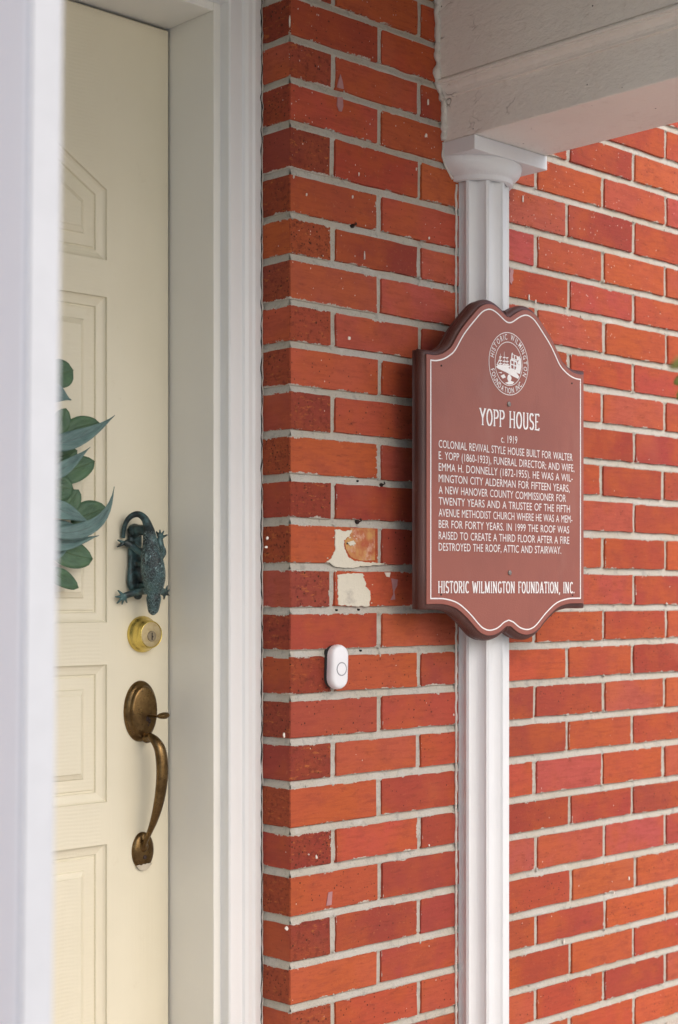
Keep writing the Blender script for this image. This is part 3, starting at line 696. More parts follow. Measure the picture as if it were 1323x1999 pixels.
tb(bm, [(262, 1040, .006, .0125), (262, 1060, .006, .0130), (262, 1085, .006, .0125), (262, 1110, .006, .0130), (264, 1135, .007, .0165), (268, 1150, .007, .0140), (272, 1162, .007, .0070)], 16, .45)
tb(bm, [(258, 1034, .008, .009), (268, 1034, .020, .0085), (280, 1035, .032, .0085), (290, 1036, .040, .0075)], 12, .8)
add_ball(bm, dp(262, 1036, .010), .0125, (1, .8, .9)); add_ball(bm, dp(268, 1162, .010), .0070)
tb(bm, [(262, 1100, .006, .006), (276, 1101, .020, .006), (292, 1102, .040, .006)], 10, .9)
tb(bm, [(266, 1142, .006, .007), (278, 1143, .020, .006), (294, 1144, .040, .006)], 10, .9)
bp = voxel(bm, 'back_plate', M['patina'], kn, .001, 1)
for a, b in ((261, 1062), (263, 1122)):
    bm = bmesh.new(); q = dp(a, b, .0112); lathe(bm, [(.0001, .0003), (.0040, .0003), (.0042, -.001)], tuple(q), 'Y', 16); bm_obj('screw', bm, M['dark'], kn)
# ------------------------------------------------------------------ wreath
wc = Vector((xm, YD-.03, dp(100, 940, 0).z))
wr = empty('leaf_wreath', tuple(wc), 'green leaf wreath hanging on the cream door, half hidden behind the white storm door', 'wreath')
bm = bmesh.new(); ring = [wc+Vector((math.cos(t)*.205, 0.006*math.sin(t*5), math.sin(t)*.205)) for t in [k*2*math.pi/48 for k in range(49)]]
add_tube(bm, ring, .006, 8); bm_obj('twig_ring', bm, M['stem'], wr, True)
def leaf(base, tip, bend, width, mat, prof='oval', fold=.15, nrm=Vector((-.25, -1, .15)), parent=None, name='leaf'):
    base, tip = Vector(base), Vector(tip); L = (tip-base).length; ctl = (base+tip)/2+Vector(bend)
    n, m = 12, 6; V = []; UV = []
    for i in range(n+1):
        t = i/n; p = base*(1-t)**2+ctl*2*t*(1-t)+tip*t*t
        tg = ((ctl-base)*2*(1-t)+(tip-ctl)*2*t).normalized(); s = tg.cross(nrm).normalized(); nn = s.cross(tg).normalized()
        if prof == 'oval': w = (math.sin(math.pi*t**.85))**.52 if 0 < t < 1 else .02
        elif prof == 'round': w = (max(0, 1-(2*t-1)**2))**.5*1.0 if 0 < t < 1 else .03
        else: w = (math.sin(math.pi*t**.62))**1.05*(1-.25*t) if 0 < t < 1 else .015
        w = max(w, .015)*width/2
        for k in range(m+1):
            f = k/m*2-1; V.append(p+s*f*w+nn*(fold*abs(f)*w)+nn*.0012*math.sin(t*9+f*3)); UV.append(((f+1)/2, t))
    F = [(i*(m+1)+k, i*(m+1)+k+1, (i+1)*(m+1)+k+1, (i+1)*(m+1)+k) for i in range(n) for k in range(m)]
    o = mesh_obj(name, V, F, mat, parent, True)
    u = o.data.uv_layers.new(name='leaf')
    for l in o.data.loops: u.data[l.index].uv = UV[l.vertex_index]
    md = o.modifiers.new('t', 'SOLIDIFY'); md.thickness = .0006
    return o
G, Bl = M['leaf_green'], M['leaf_blue']
LV = [((88, 742, .03), (142, 724, .035), 46, G, 'round', (0, 0, .004)), ((88, 764, .035), (138, 781, .04), 34, Bl, 'lance', (0, 0, .004)),
      ((104, 850, .030), (128, 797, .035), 30, G, 'oval', (.003, 0, 0)), ((118, 852, .026), (193, 826, .03), 34, G, 'oval', (0, 0, .008)),
      ((84, 870, .045), (223, 811, .05), 31, Bl, 'lance', (.006, 0, -.018)), ((90, 934, .040), (175, 873, .045), 24, Bl, 'lance', (0, 0, -.006)),
      ((100, 932, .028), (184, 901, .03), 42, G, 'oval', (0, 0, .000)), ((84, 946, .03), (142, 955, .035), 44, G, 'round', (0, 0, 0)), ((98, 900, .022), (150, 880, .028), 34, G, 'oval', (0, 0, 0)),
      ((112, 1008, .028), (153, 956, .035), 32, G, 'oval', (.004, 0, 0)), ((138, 1020, .030), (207, 992, .035), 44, G, 'oval', (0, 0, .003)),
      ((80, 990, .045), (178, 1025, .05), 32, Bl, 'lance', (0, 0, .012)), ((82, 1038, .052), (222, 950, .066), 26, Bl, 'lance', (.052, 0, -.046)),
      ((80, 1030, .040), (170, 1036, .045), 26, Bl, 'lance', (0, 0, .004)), ((80, 1062, .045), (192, 1045, .05), 26, Bl, 'lance', (0, 0, -.008)),
      ((96, 1066, .028), (180, 1092, .032), 46, G, 'oval', (0, 0, -.004)), ((88, 1115, .028), (152, 1148, .03), 28, G, 'oval', (0, 0, .004)), ((84, 1080, .035), (140, 1062, .04), 30, Bl, 'lance', (0, 0, -.004))]
for b, t, w, mt, pf, bend in LV:
    leaf(dp(*b), dp(*t), bend, w/1010*.96, mt, pf, parent=wr, fold=.12 if mt is G else .22)
rl = random.Random(3)
xlim = dp(96, 940, .04).x
k = 0
while k < 60:
    a = rl.uniform(0, 2*math.pi); p = wc+Vector((math.cos(a)*.205, rl.uniform(-.02, .005), math.sin(a)*.205)); a2 = a+rl.choice((-1, 1))*rl.uniform(.3, 1.2)
    q = p+Vector((math.cos(a2), rl.uniform(-.25, -.05), math.sin(a2)))*rl.uniform(.06, .12)
    if max(p.x, q.x) > xlim-.022: continue
    k += 1; bl = rl.random() < .4
    leaf(p, q, (0, -.004, .01), .03 if bl else .042, Bl if bl else G, 'lance' if bl else 'oval', parent=wr)
# ------------------------------------------------------------------ half column, capital and beam
RC = .0550; XCOL = onY(888, 0, 0).x+RC; AX0, AX1, AY = .3470, .5380, -.0708; AZ1, AZ0 = 1.9620, 1.9375
def make_column(name, cx, cy, label, half=True):
    col = empty(name, (cx, cy, 0), label, 'column')
    a0, a1 = (math.pi, 2*math.pi) if half else (0, 2*math.pi)
    nf = 5 if half else 10; per = 20; bm = bmesh.new(); ang = []
    for k in range(nf*per+1):
        ph = k/per
        fr_ = (ph+.42) % 1.0; rr = RC if fr_ < .17 else RC-.0010-.0072*math.sin(math.pi*(fr_-.17)/.83)**.7
        ang.append((math.pi+ph/nf*(a1-a0), rr))
    zt = AZ0-.030; rows = []
    for z in [.12+(zt-.12)*i/12 for i in range(13)]:
        en = 1.0
        rows.append([bm.verts.new((cx+r*en*math.cos(a), cy+r*en*math.sin(a), z)) for a, r in ang])
    for A, Bb in zip(rows, rows[1:]):
        for i in range(len(A)-1): bm.faces.new((A[i], A[i+1], Bb[i+1], Bb[i]))
    bm_obj('shaft', bm, M['column'], col)
    bm = bmesh.new(); q = 1 if not half else None
    pr = [(.052, -.0362), (.0606, -.0360), (.0612, -.0350), (.0612, -.0295), (.0622, -.0278), (.0655, -.0262), (.0705, -.0235), (.0770, -.0185), (.0828, -.0125), (.0862, -.0060), (.0870, .0005)]
    sy = [1, 1, 1, 1, .99, .97, .94, .89, .84, .81, .79] if half else [1]*11
    lathe(bm, pr, (cx, cy, AZ0), 'Z', 48, a0, a1, sy); bm_obj('echinus', bm, M['column'], col, True)
    y0, y1 = (cy-.0708, cy+.0) if half else (cy-.0955, cy+.0955)
    w = (AX1-AX0)/2; cc_ = (AX0+AX1)/2 if half else cx
    if half and abs(cx-XCOL) > .1: cc_ = cx
    box('abacus', cc_-w, cc_+w, y0, y1, AZ0, AZ1, M['column'], col, .0012)
    bm = bmesh.new(); lathe(bm, [(.06, .12), (.072, .115), (.076, .10), (.072, .085), (.062, .078), (.066, .062), (.082, .055), (.086, .04), (.082, .03)], (cx, cy, 0), 'Z', 40, a0, a1)
    add_box(bm, cx-.095, cx+.095, (cy-.095), cy if half else cy+.095, .001, .03, .002); bm_obj('base', bm, M['column'], col, True)
    return col
hc = make_column('half_column', XCOL, 0, 'white fluted half column with simple round capital, attached to the brick wall behind the plaque')
bead('caulk_line', [(XCOL-RC+.0005, -.0006, .3), (XCOL-RC+.0005, -.0006, AZ0-.04)], .0022, M['caulk'], hc, .0016, 420)
make_column('porch_column', (AX0+AX1)/2, -1.34, 'free standing white fluted porch column on the street side', False)
bpf = [(AX1-.003, AZ1+.0005), (.350, AZ1+.0005), (.3485, AZ1+.002), (.3485, 2.0345), (.3440, 2.0352), (.3432, 2.0362), (.3436, 2.0400), (.3425, 2.0450), (.3385, 2.0500), (.3330, 2.0530), (.3328, 2.0555), (.3300, 2.0560), (.3290, 2.0590), (.3300, 2.0622), (.3345, 2.0626), (.3350, 2.0645), (.3325, 2.0655), (.3325, 2.30), (.325, 2.31), (.315, 2.34), (.30, 2.36), (.30, 2.60), (AX1+.03, 2.60), (AX1+.03, 2.34), (AX1, 2.30), (AX1, 2.0655), (AX1-.003, 2.05)]
def beam_mesh(name, X, y0, y1, parent, label=None, flip=None):
    pts = []; 
    ys = [y0+(y1-y0)*i/24 for i in range(25)]
    V = []; F = []; n = len(bpf)
    for y in ys:
        for x, z in bpf: V.append((X(x), y, z))
    for i in range(len(ys)-1):
        for k in range(n):
            a = i*n+k; b = i*n+(k+1) % n; F.append((a, b, b+n, a+n))
    F.append(tuple(range(n))); F.append(tuple(range((len(ys)-1)*n, len(ys)*n))[::-1])
    bm = bmesh.new(); vs = [bm.verts.new(v) for v in V]
    for f in F: bm.faces.new([vs[i] for i in f])
    return bm_obj(name, bm, M['beam'], parent)
pb = empty('porch_beam', (.44, -.7, 1.962), 'thick painted moulded porch beam resting on the half column capital, paint cracked at the wall', 'beam')
beam_mesh('fascia', lambda x: x, -.0005, -1.44, pb)
bead('caulk_line', [(.3315, -.002, 2.28), (.3315, -.002, 2.066), (.3345, -.002, 2.050), (.3405, -.002, 2.036), (.3475, -.002, 2.034), (.3475, -.002, 1.966)], .0062, M['caulk'], pb, .0050, 260, 1, .75)
bead('caulk_line', [(.3462, -.001, 1.9625), (.3458, -.001, 1.9375), (.3520, -.001, 1.925), (.3700, -.001, 1.905)], .0020, M['caulk'], hc, .0015, 80)
# ------------------------------------------------------------------ plaque
AL = R_(4.53); U = Vector((math.cos(AL), -math.sin(AL), 0)); N = Vector((-math.sin(AL), -math.cos(AL), 0))
P0 = Vector((XCOL, -RC, 0)) + N*.034
def PL(s, z, off=0): return P0+U*s+N*off+Vector((0, 0, z))
SC = -.0174
plq = empty('house_plaque', tuple(PL(SC, 1.4, -.02)), 'brown painted wooden house history plaque with white lettering, fixed to the half column', 'plaque')
half_top = [(-.1787, 1.5777), (-.1650, 1.5782), (-.1500, 1.5822), (-.1370, 1.5890), (-.1245, 1.5990), (-.1050, 1.6262), (-.0805, 1.6517), (-.0632, 1.6675), (-.0510, 1.6733), (-.0420, 1.6745), (-.0330, 1.6725), (-.0240, 1.6685), (-.0080, 1.6592), (0, 1.6572)]
half_bot = [(0, 1.1572), (-.0105, 1.1540), (-.0200, 1.1480), (-.0300, 1.1434), (-.0440, 1.1410), (-.0560, 1.1432), (-.0680, 1.1495), (-.0920, 1.1698), (-.1180, 1.1862), (-.1450, 1.1928), (-.1640, 1.1937), (-.1787, 1.1937)]
ht = smooth_path(half_top, 4); hb = smooth_path(half_bot, 4)
L_half = ht[::-1]+[(-.1787, 1.5777-(1.5777-1.1937)*t/8) for t in range(1, 8)]+hb[::-1]     # centre top -> left -> centre bottom
def offs(L, d):
    out = []; n = len(L)
    for i, p in enumerate(L):
        a = Vector(L[max(i-1, 0)]); b = Vector(L[min(i+1, n-1)]); t = (b-a).normalized(); nn = Vector((t.y, -t.x))
        # moving down the left side: outward is to the left
        if i == 0: nn = Vector((0, 1))
        if i == n-1: nn = Vector((0, -1))
        # corners: keep square
        q = Vector(p)+nn*(-d if False else d)*1.0
        out.append((q, nn))
    return out
def outline(d):
    """offset of the border line by d, both halves, corners kept square, no crossing of the centre line"""
    if d == 0: H = [Vector(p) for p in L_half]
    else:
        H = []
        n = len(L_half)
        for i, p in enumerate(L_half):
            a = Vector(L_half[max(i-1, 0)]); b = Vector(L_half[min(i+1, n-1)]); t = (b-a).normalized(); nn = Vector((t.y, -t.x))
            if abs(p[0]+.1787) < 1e-6:
                q = Vector((p[0]-d, p[1]))
                if p[1] > 1.577: q.y += d
                if p[1] < 1.194: q.y -= d
            else: q = Vector(p)+nn*d
            q.x = min(q.x, -.0002 if 0 < i < n-1 else 0)
            if i == 0: q = None
            if i == n-1: q = None
            H.append(q)
        # centre cusp: where the offset meets the centre line
        H[0] = Vector((0, L_half[0][1]+d*1.25 if d > 0 else L_half[0][1]+d)); H[-1] = Vector((0, L_half[-1][1]-d*1.25 if d > 0 else L_half[-1][1]-d))
        if d > 0:
            for i in range(1, 14):
                if H[i].x > -.0006: H[i].y = H[0].y; H[i].x = -.0002*i
            for i in range(n-14, n-1):
                if H[i].x > -.0006: H[i].y = H[-1].y; H[i].x = -.0002*(n-1-i)
    right = [Vector((-p.x, p.y)) for p in H[1:-1]][::-1]
    return [(p.x+SC, p.y) for p in H]+[(p.x+SC, p.y) for p in right]
def cusp_fix(O): return O
FL = .0080
ringdefs = [(FL-.0006, 0.0, 0), (FL, -.0006, 0), (FL+.0004, -.0030, 1), (FL+.0022, -.0034, 1), (FL+.0050, -.0050, 1), (FL+.0074, -.0080, 1), (FL+.0086, -.0115, 1), (FL+.0086, -.0150, 1), (FL+.0074, -.0172, 1), (FL+.0078, -.0178, 1), (FL+.0078, -.0250, 1)]
bm = bmesh.new(); 
for zz in (1.50, 1.24): add_box(bm, XCOL-.03, XCOL+.03, P0.y+.0270, -RC+.004, zz-.02, zz+.02)
bm_obj('mounting_block', bm, M['plaque_edge'], plq)
bm = bmesh.new(); rows = []
for d, y, mi in ringdefs: rows.append([bm.verts.new(PL(s, z, y)) for s, z in outline(d)])
fo = outline(FL-.0006)
for t in tessellate_polygon([[Vector((s, z, 0)) for s, z in fo]]):
    try: f = bm.faces.new([rows[0][i] for i in t]); f.material_index = 0
    except ValueError: pass
for (A, Bb, rd) in zip(rows, rows[1:], ringdefs[1:]):
    for i in range(len(A)):
        j = (i+1) % len(A)
        try: f = bm.faces.new((A[i], A[j], Bb[j], Bb[i])); f.material_index = rd[2]; f.smooth = True
        except ValueError: pass
try: f = bm.faces.new(rows[-1][::-1]); f.material_index = 1
except ValueError: pass
me = bpy.data.meshes.new('board'); bm.normal_update(); bm.to_mesh(me); bm.free(); fin('board', me, [M['plaque'], M['plaque_edge']], plq)
def flat(name, polys, off=.0004, parent=plq, mat=None):
    """flat print: list of convex quads / polygons in plaque coordinates"""
    V = []; F = []
    for k, p in enumerate(polys):
        b = len(V); V += [PL(s, z, off+.00001*(k % 7)) for s, z in p]; F.append(tuple(range(b, b+len(p))))
    return mesh_obj(name, V, F, mat or M['letter'], parent)
O1, O2 = outline(0), outline(-.0022)
flat('border_line', [(O1[i], O1[(i+1) % len(O1)], O2[(i+1) % len(O1)], O2[i]) for i in range(len(O1))])
def text_mesh(txt, bold=0.0):
    cu = bpy.data.curves.new('t', 'FONT'); cu.body = txt; cu.size = 1; cu.offset = bold; cu.resolution_u = 3; cu.space_character = 1.02; cu.space_word = 1.25
    o = bpy.data.objects.new('t', cu); COL.objects.link(o); dg = bpy.context.evaluated_depsgraph_get(); dg.update()
    me = bpy.data.meshes.new_from_object(o.evaluated_get(dg)); V = [v.co.copy() for v in me.vertices]; F = [tuple(p.vertices) for p in me.polygons]
    bpy.data.objects.remove(o); bpy.data.curves.remove(cu); bpy.data.meshes.remove(me); return V, F
HV, _ = text_mesh('H'); CAP = max(v.y for v in HV)
def lettering(txt, s0, s1, zb0, cap, zb1=None, bold=0, off=.0006):
    V, F = text_mesh(txt, bold); x0 = min(v.x for v in V); x1 = max(v.x for v in V)
    zb1 = zb0 if zb1 is None else zb1; out = []
    for v in V:
        t = (v.x-x0)/(x1-x0); out.append(PL(s0+(s1-s0)*t, zb0+(zb1-zb0)*t+v.y/CAP*cap, off))
    return mesh_obj('lettering', out, F, M['letter'], plq)
LN = ['COLONIAL REVIVAL STYLE HOUSE BUILT FOR WALTER', 'E. YOPP (1860-1933), FUNERAL DIRECTOR; AND WIFE,', 'EMMA H. DONNELLY (1872-1955). HE WAS A WIL-', 'MINGTON CITY ALDERMAN FOR FIFTEEN YEARS,',
      'A NEW HANOVER COUNTY COMMISSIONER FOR', 'TWENTY YEARS AND A TRUSTEE OF THE FIFTH', 'AVENUE METHODIST CHURCH WHERE HE WAS A MEM-', 'BER FOR FORTY YEARS. IN 1999 THE ROOF WAS', 'RAISED TO CREATE A THIRD FLOOR AFTER A FIRE', 'DESTROYED THE ROOF, ATTIC AND STAIRWAY.']
LX = [(.1396, 1.4380, 1.4334), (.1441, 1.4195, 1.4150), (.1399, 1.4008, 1.3975), (.1320, 1.3826, 1.3792), (.1226, 1.3640, 1.3616), (.1330, 1.3458, 1.3436), (.1389, 1.3272, 1.3260), (.1309, 1.3090, 1.3074), (.1313, 1.2906, 1.2892), (.1106, 1.2722, 1.2717)]
for t, (s1, z0, z1) in zip(LN, LX): lettering(t, -.1777, s1, z0-.0003, .0124, z1-.0003)
lettering('c. 1919', -.0358, .0025, 1.4545, .0125)
# serif capitals drawn as strokes: (x0,y0,x1,y1,weight) plus arcs
def strip(P, w0, w1=None):
    q = []; w1 = w0 if w1 is None else w1; n = len(P)
    Ls = []
    for i, p in enumerate(P):
        a = Vector(P[max(i-1, 0)]); b = Vector(P[min(i+1, n-1)]); t = (b-a).normalized(); nn = Vector((-t.y, t.x))
        w = w0*abs(t.y)+w1*abs(t.x); Ls.append((Vector(p)+nn*w/2, Vector(p)-nn*w/2))
    return [(Ls[i][0], Ls[i+1][0], Ls[i+1][1], Ls[i][1]) for i in range(n-1)]
def arc(cx, cy, rx, ry, a0, a1, n=14): return [(cx+rx*math.cos(R_(a0+(a1-a0)*i/n)), cy+ry*math.sin(R_(a0+(a1-a0)*i/n))) for i in range(n+1)]
TK, TN, SR = .105, .062, .10      # thick, thin, serif half length (glyph unit height 1)
def ser(x, y): return [[(x-SR, y), (x+SR, y)]]
G_ = {
 'Y': (.62, [[(.08, 1), (.32, .46)], [(.56, 1), (.32, .46)], [(.32, .48), (.32, 0)]], [(.08, .98), (.56, .98), (.32, .02)]),
 'O': (.62, [arc(.31, .5, .235, .47, 0, 360, 28)], []),
 'P': (.54, [[(.12, 0), (.12, 1)], [(.12, .97), (.28, .97)]+arc(.28, .73, .20, .24, 90, -90)+[(.12, .49)]], [(.12, .02), (.09, .98)]),
 'H': (.64, [[(.12, 0), (.12, 1)], [(.52, 0), (.52, 1)], [(.12, .52), (.52, .52)]], [(.12, .02), (.12, .98), (.52, .02), (.52, .98)]),
 'U': (.62, [[(.12, 1), (.12, .28)]+arc(.31, .28, .19, .26, 180, 360)+[(.50, .28), (.50, 1)]], [(.12, .98), (.50, .98)]),
 'S': (.50, [arc(.25, .74, .165, .235, 25, 250, 14)+arc(.25, .26, .175, .235, 70, -155, 14)], []),
 'E': (.50, [[(.12, 0), (.12, 1)], [(.12, .97), (.44, .97), (.44, .86)], [(.12, .52), (.36, .52)], [(.12, .03), (.45, .03), (.45, .15)]], [(.10, .02), (.10, .98)]),
 'I': (.26, [[(.13, 0), (.13, 1)]], [(.13, .02), (.13, .98)]),
 'T': (.52, [[(.26, 0), (.26, 1)], [(.04, .86), (.04, .97), (.48, .97), (.48, .86)]], [(.26, .02)]),
 'R': (.56, [[(.12, 0), (.12, 1)], [(.12, .97), (.28, .97)]+arc(.28, .74, .18, .23, 90, -90)+[(.12, .51)], [(.28, .51), (.50, 0)]], [(.12, .02), (.09, .98), (.48, .02)]),
 'C': (.54, [arc(.31, .5, .22, .47, 45, 315, 22)], []),
 'W': (.86, [[(.08, 1), (.26, 0)], [(.26, 0), (.43, .9)], [(.43, .9), (.60, 0)], [(.60, 0), (.78, 1)]], [(.08, .98), (.78, .98)]),
 'L': (.48, [[(.12, 0), (.12, 1)], [(.12, .03), (.44, .03), (.44, .16)]], [(.12, .98), (.10, .02)]),
 'M': (.80, [[(.12, 0), (.14, 1)], [(.14, 1), (.39, .05)], [(.39, .05), (.64, 1)], [(.64, 1), (.67, 0)]], [(.12, .02), (.67, .02), (.11, .98), (.67, .98)]),
 'N': (.66, [[(.12, 0), (.12, 1)], [(.12, 1), (.52, 0)], [(.52, 0), (.52, 1)]], [(.12, .02), (.09, .98), (.52, .98)]),
 'G': (.58, [arc(.31, .5, .22, .47, 45, 330, 22), [(.50, .05), (.50, .44)]], [(.47, .44)]),
 'F': (.48, [[(.12, 0), (.12, 1)], [(.12, .97), (.44, .97), (.44, .85)], [(.12, .52), (.34, .52)]], [(.12, .02), (.10, .98)]),
 'D': (.60, [[(.12, 0), (.12, 1)], [(.12, .97), (.24, .97)]+arc(.24, .5, .26, .47, 90, -90, 16)+[(.12, .03)]], [(.09, .98), (.09, .02)]),
 'A': (.62, [[(.08, 0), (.31, 1)], [(.31, 1), (.54, 0)], [(.16, .36), (.46, .36)]], [(.08, .02), (.54, .02)]),
 ',': (.22, [[(.11, .08), (.11, 0), (.06, -.14)]], []), '.': (.20, [[(.10, .12), (.10, 0)]], []), ' ': (.34, [], [])}
def serif_text(txt, s0, s1, zb, cap, off=.0006, wk=1.0):
    x = 0; Q = []
    for ch in txt:
        w, st, se = G_[ch]
        for P in st: Q += [tuple((p.x+x, p.y) for p in q) for q in strip(P, TK*wk, TN*wk)]
        for a, b in se: Q += [tuple((p.x+x, p.y) for p in q) for q in strip([(a-SR, b), (a+SR, b)], TN*.8, TN*.8)]
        x += w+.045
    x0 = min(p[0] for q in Q for p in q); x1 = max(p[0] for q in Q for p in q)
    polys = [[(s0+(s1-s0)*(p[0]-x0)/(x1-x0), zb+p[1]*cap) for p in q] for q in Q]
    return flat('lettering', polys, off)
serif_text('YOPP HOUSE', -.0870, .0568, 1.4805, .0278, wk=1.15)
serif_text('HISTORIC WILMINGTON FOUNDATION, INC.', -.1790, .1444, 1.2036, .0192, wk=1.25)
# emblem
EC = (-.0176, 1.5873); ERX, ERZ = .0469, .0527
emb_x = ERX/ERZ
def ell(rx, rz, n=64): return [(EC[0]+rx*math.cos(2*math.pi*i/n), EC[1]+rz*math.sin(2*math.pi*i/n)) for i in range(n)]
def ringq(r, w):
    A = ell(r*emb_x, r); Bq = ell((r-w)*emb_x, r-w); n = len(A); return [(A[i], A[(i+1) % n], Bq[(i+1) % n], Bq[i]) for i in range(n)]
flat('emblem_ring', ringq(ERZ, .0012)); flat('emblem_ring', ringq(.0368, .0011))
def ring_text(txt, a0, a1, top=True):
    V = []; F = []; wid = []
    for ch in txt:
        if ch == ' ': wid.append((None, .45)); continue
        v, f = text_mesh(ch, .008); wid.append(((v, f), max(q.x for q in v)-min(q.x for q in v)+.16))
    tot = sum(w for _, w in wid); cur = 0; cap = .0092; r = .0403 if top else .0403
    for g, w in wid:
        if g:
            v, f = g; mid = (cur+w/2)/tot; a = R_(a0+(a1-a0)*mid); x0 = min(q.x for q in v); x1 = max(q.x for q in v); sc = cap/CAP*.72
            b = len(V)
            for q in v:
                lx = (q.x-(x0+x1)/2)*sc; ly = q.y/CAP*cap
                if top: rr = r+ly; ex = rr*math.cos(a)+lx*math.sin(a); ez = rr*math.sin(a)-lx*math.cos(a)
                else: rr = .0495-ly; ex = rr*math.cos(a)-lx*math.sin(a); ez = rr*math.sin(a)+lx*math.cos(a)
                V.append(PL(EC[0]+ex*emb_x, EC[1]+ez, .0006))
            F += [tuple(i+b for i in p) for p in f]
        cur += w
    mesh_obj('lettering', V, F, M['letter'], plq)
ring_text('HISTORIC WILMINGTON', 172, -26); ring_text('FOUNDATION INC.', 194, 322, False)
def E_(p): return [(EC[0]+a*.0352*emb_x, EC[1]+b*.0352) for a, b in p]
SHAPES = [[(-.97, -.22), (-.80, -.30), (-.2, -.42), (.35, -.58), (.72, -.66), (.80, -.55), (.62, -.40), (.40, -.30), (.0, -.20), (-.4, -.12), (-.75, -.10)],
          [(-.05, -.52), (.10, -.50), (.22, -.66), (.16, -.80), (.42, -.84), (.28, -.95), (.0, -.99), (-.30, -.93), (-.02, -.86), (-.12, -.70)],
          [(-.62, -.62), (-.35, -.52), (-.22, -.66), (-.45, -.74)], [(-.80, -.48), (-.5, -.43), (-.55, -.50)],
          [(.42, -.36), (.86, -.42), (.97, -.05), (.93, .32), (.82, .40), (.66, .02)], [(.10, -.18), (.19, -.21), (.19, .20), (.10, .18)], [(.10, .18), (.62, .10), (.62, .19), (.18, .27)],
          [(.10, -.02), (.62, -.10), (.62, -.04), (.10, .04)], [(.36, -.26), (.44, -.28), (.44, .20), (.36, .2)], [(.56, -.32), (.66, -.34), (.66, .16), (.56, .16)], [(.10, -.24), (.62, -.34), (.62, -.27), (.10, -.17)],
          [(.18, .27), (.22, .52), (.30, .56), (.32, .48), (.80, .40), (.84, .46), (.88, .30), (.66, .20)]]
SHIP = []
for mxx, hh in ((-.62, .42), (-.34, .55), (-.12, .30)):
    SHIP.append([(mxx-.018, -.15), (mxx+.018, -.15), (mxx+.010, hh), (mxx-.010, hh)])
    for yy in (.26, .08, -.06):
        ww = .13-.1*(yy); SHIP.append([(mxx-ww, yy-.03), (mxx+ww, yy+.01), (mxx+ww*.8, yy+.05), (mxx-ww*.8, yy+.03)])
SHIP.append([(-.97, -.14), (-.90, -.20), (-.40, -.02), (-.60, .25)]); SHIP.append([(-.90, -.10), (.10, -.08), (.05, -.18), (-.8, -.20)])
flat('emblem_picture', [E_(p) for p in SHAPES+SHIP[:-2]]+[E_([(-.92, -.12), (-.62, .30), (-.60, .26), (-.88, -.14)]), E_(SHIP[-1])])
# dark openings of the house's dormers
flat('emblem_picture', [E_(p) for p in ([(.26, .30), (.38, .28), (.38, .44), (.28, .46)], [(.46, .27), (.60, .25), (.58, .40), (.46, .42)], [(.72, .02), (.80, -.0), (.80, .02), (.72, .04)])], .0009, mat=M['plaque'])
for a, b, rr in ((-.0173, 1.5198, .0042), (-.0155, 1.2377, .0042), (-.1715, 1.5700, .0016), (.1385, 1.5680, .0016), (-.1720, 1.2010, .0016), (.1400, 1.2000, .0016)):
    bm = bmesh.new(); q = PL(a, b, 0); lathe(bm, [(rr, -.0005), (rr, rr*.3), (rr*.75, rr*.55), (rr*.3, rr*.42), (.0001, rr*.40)], tuple(q), 'Y', 20)
    if rr > .003: add_box(bm, q.x-rr*.8, q.x+rr*.8, q.y-rr*.60, q.y-rr*.5, q.z-.0004, q.z+.0004)
    bm_obj('screw', bm, M['steel'] if rr > .003 else M['iron'], plq, True)
# ------------------------------------------------------------------ doorbell button
q0, q1 = onY(656, 1303, -.02), onY(683, 1303, -.02)
DBX = (onY(651, 1303, -.024).x+onY(684, 1303, -.024).x)/2; DBZ = onY(666, 1302, -.02).z; HW = (onY(684, 0, -.02).x-onY(652.5, 0, -.02).x)/2; HH = .0345
bell = empty('doorbell_button', (DBX, 0, DBZ), 'small white pill shaped doorbell button stuck on the brick wall left of the plaque', 'doorbell')
def pill(hw, hh, n=16):
    P = []
    for i in range(n+1): a = math.pi*i/n; P.append((hw*math.cos(a), hh-hw+hw*math.sin(a)))
    for i in range(n+1): a = math.pi+math.pi*i/n; P.append((hw*math.cos(a), -(hh-hw)+hw*math.sin(a)))
    return P
TI = R_(2.2)
def pill_solid(name, prof, mat, parent):
    bm = bmesh.new(); rows = []
    for d, y in prof: rows.append([bm.verts.new((DBX+a*math.cos(TI)+b*math.sin(TI), y, DBZ+b*math.cos(TI)-a*math.sin(TI))) for a, b in pill(HW+d, HH+d)])
    for A, Bb in zip(rows, rows[1:]):
        for i in range(len(A)): j = (i+1) % len(A); bm.faces.new((A[i], A[j], Bb[j], Bb[i]))
    bm.faces.new(rows[-1]); return bm_obj(name, bm, mat, parent, True)
pill_solid('body', [(0, -.0070), (.0006, -.012), (0, -.0165), (-.0015, -.0195), (-.004, -.0208), (-.006, -.0212)], M['plastic'], bell)
pill_solid('backing_pad', [(-.0008, .003), (-.0008, -.0071)], M['blackplastic'], bell)
bm = bmesh.new(); lathe(bm, [(.0108, .0212), (.0108, .0217), (.0092, .0217), (.0092, .0212)], (DBX+.0006, 0, DBZ-.003), 'Y', 40); bm_obj('ring_mark', bm, M['greyplastic'], bell)
bm = bmesh.new(); lathe(bm, [(.0091, .0212), (.0091, .0216), (.0001, .0215)], (DBX+.0006, 0, DBZ-.003), 'Y', 40); bm_obj('push_button', bm, M['plastic'], bell)
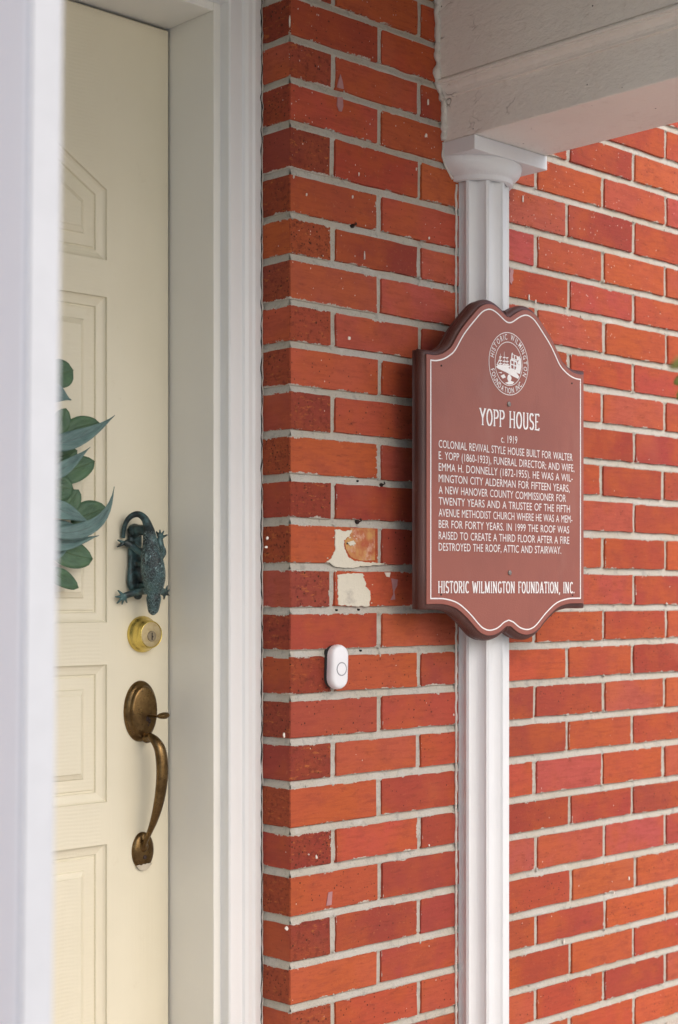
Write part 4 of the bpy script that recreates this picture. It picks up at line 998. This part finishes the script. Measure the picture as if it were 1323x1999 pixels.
# ------------------------------------------------------------------ storm door, opened outwards, close to the camera
yE = -.94; xE = onY(111, 0, yE).x; TH = xE-onY(49, 0, yE).x
st = empty('storm_door', (xE-TH/2, -.03, .03), 'white storm door standing open, its blurred free edge along the left of the view', 'door')
H0, H1 = .035, 2.07; LEAN = .012
def sbox(name, y0, y1, z0, z1, mat, th=0, par=st, bev=.003):
    bm = bmesh.new(); add_box(bm, xE-TH-th, xE+th, y0, y1, z0, z1, bev)
    for v in bm.verts: v.co.x += LEAN*(v.co.z-1.2)
    return bm_obj(name, bm, mat, par)
sbox('stile', yE+.0035, yE+.11, H0, H1, M['storm']); sbox('dimmed_edge', yE, yE+.0034, H0+.001, H1-.001, plain('storm_edge_painted_shade', (.50, .515, .545), .5, 0, .04), -.0004, bev=0); sbox('stile', -.14, -.03, H0, H1, M['storm'])  # edge greyed and leaf whitened in colour to even out the light on them
sbox('rail', yE+.1105, -.1405, H1-.11, H1, M['storm']); sbox('rail', yE+.1105, -.1405, .80, .90, M['storm']); sbox('rail', yE+.1105, -.1405, H0, .16, M['storm'])
g = NT('clear_glass'); M['glass'] = g.out((.9, .95, .95), .02, Transmission_Weight=1.0)
sbox('kick_panel', yE+.1105, -.1405, .1605, .7995, M['storm'], -.010, bev=.0)
sbox('glass_pane', yE+.1105, -.1405, .9005, H1-.1105, M['glass'], -.012, bev=.0)
# ------------------------------------------------------------------ potted shrub whose leaf tips reach in at the right edge
dq = 1.75
def at(px, py, d): return CAM+ray(px)*d+Vector((0, 0, (YH-py)/FPX*d))
pc = at(1640, 1162, dq); 
sh = empty('potted_shrub', (pc.x, pc.y, 0), 'green leafy potted shrub, its blurred leaf tips reaching in at the right edge', 'plant')
bm = bmesh.new(); lathe(bm, [(.001, .002), (.11, .002), (.15, .26), (.165, .265), (.165, .30), (.15, .30), (.145, .27), (.001, .27)], (pc.x, pc.y, 0), 'Z', 40); bm_obj('pot', bm, plain('terracotta', (.42, .17, .09), .8), sh, True)
tipz = at(1323, 740, dq)
rs = random.Random(11)
for k in range(7):
    top_ = Vector((pc.x+rs.uniform(-.10, .12), pc.y+rs.uniform(-.1, .1), rs.uniform(1.15, 1.5)))
    if k == 0: top_ = at(1350, 735, dq)
    base_ = Vector((pc.x+rs.uniform(-.03, .03), pc.y+rs.uniform(-.03, .03), .27))
    bm = bmesh.new(); sp = smooth_path([(*base_,), (*(base_.lerp(top_, .5)+Vector((rs.uniform(-.02, .02), 0, 0))),), (*top_,)], 5); add_tube(bm, sp, [.005*(1-i/len(sp))+.0015 for i in range(len(sp))], 6); bm_obj('stem', bm, M['stem'], sh, True)
    for m_ in range(9):
        t = .45+.55*m_/9; i = int(t*(len(sp)-1)); p = Vector(sp[i]); a = rs.uniform(0, 6.28)
        q = p+Vector((math.cos(a), math.sin(a), rs.uniform(.1, .6)))*.05
        if k == 0 and m_ > 5: continue
        lf = leaf(p, q, (0, 0, .008), .028, M['shrub_leaf'], 'oval', parent=sh)
for b, t, w in (((1356, 735), (1314, 750), 26), ((1352, 745), (1321, 780), 24), ((1350, 730), (1334, 700), 24)):
    leaf(at(*b, dq), at(*t, dq), (0, 0, .004), w/FPX*dq, M['shrub_leaf'], 'oval', parent=sh)
leaf(at(1350, 700, 1.25), at(1306, 722, 1.25), (0, 0, .004), 24/FPX*1.25, M['shrub_leaf'], 'oval', parent=sh)
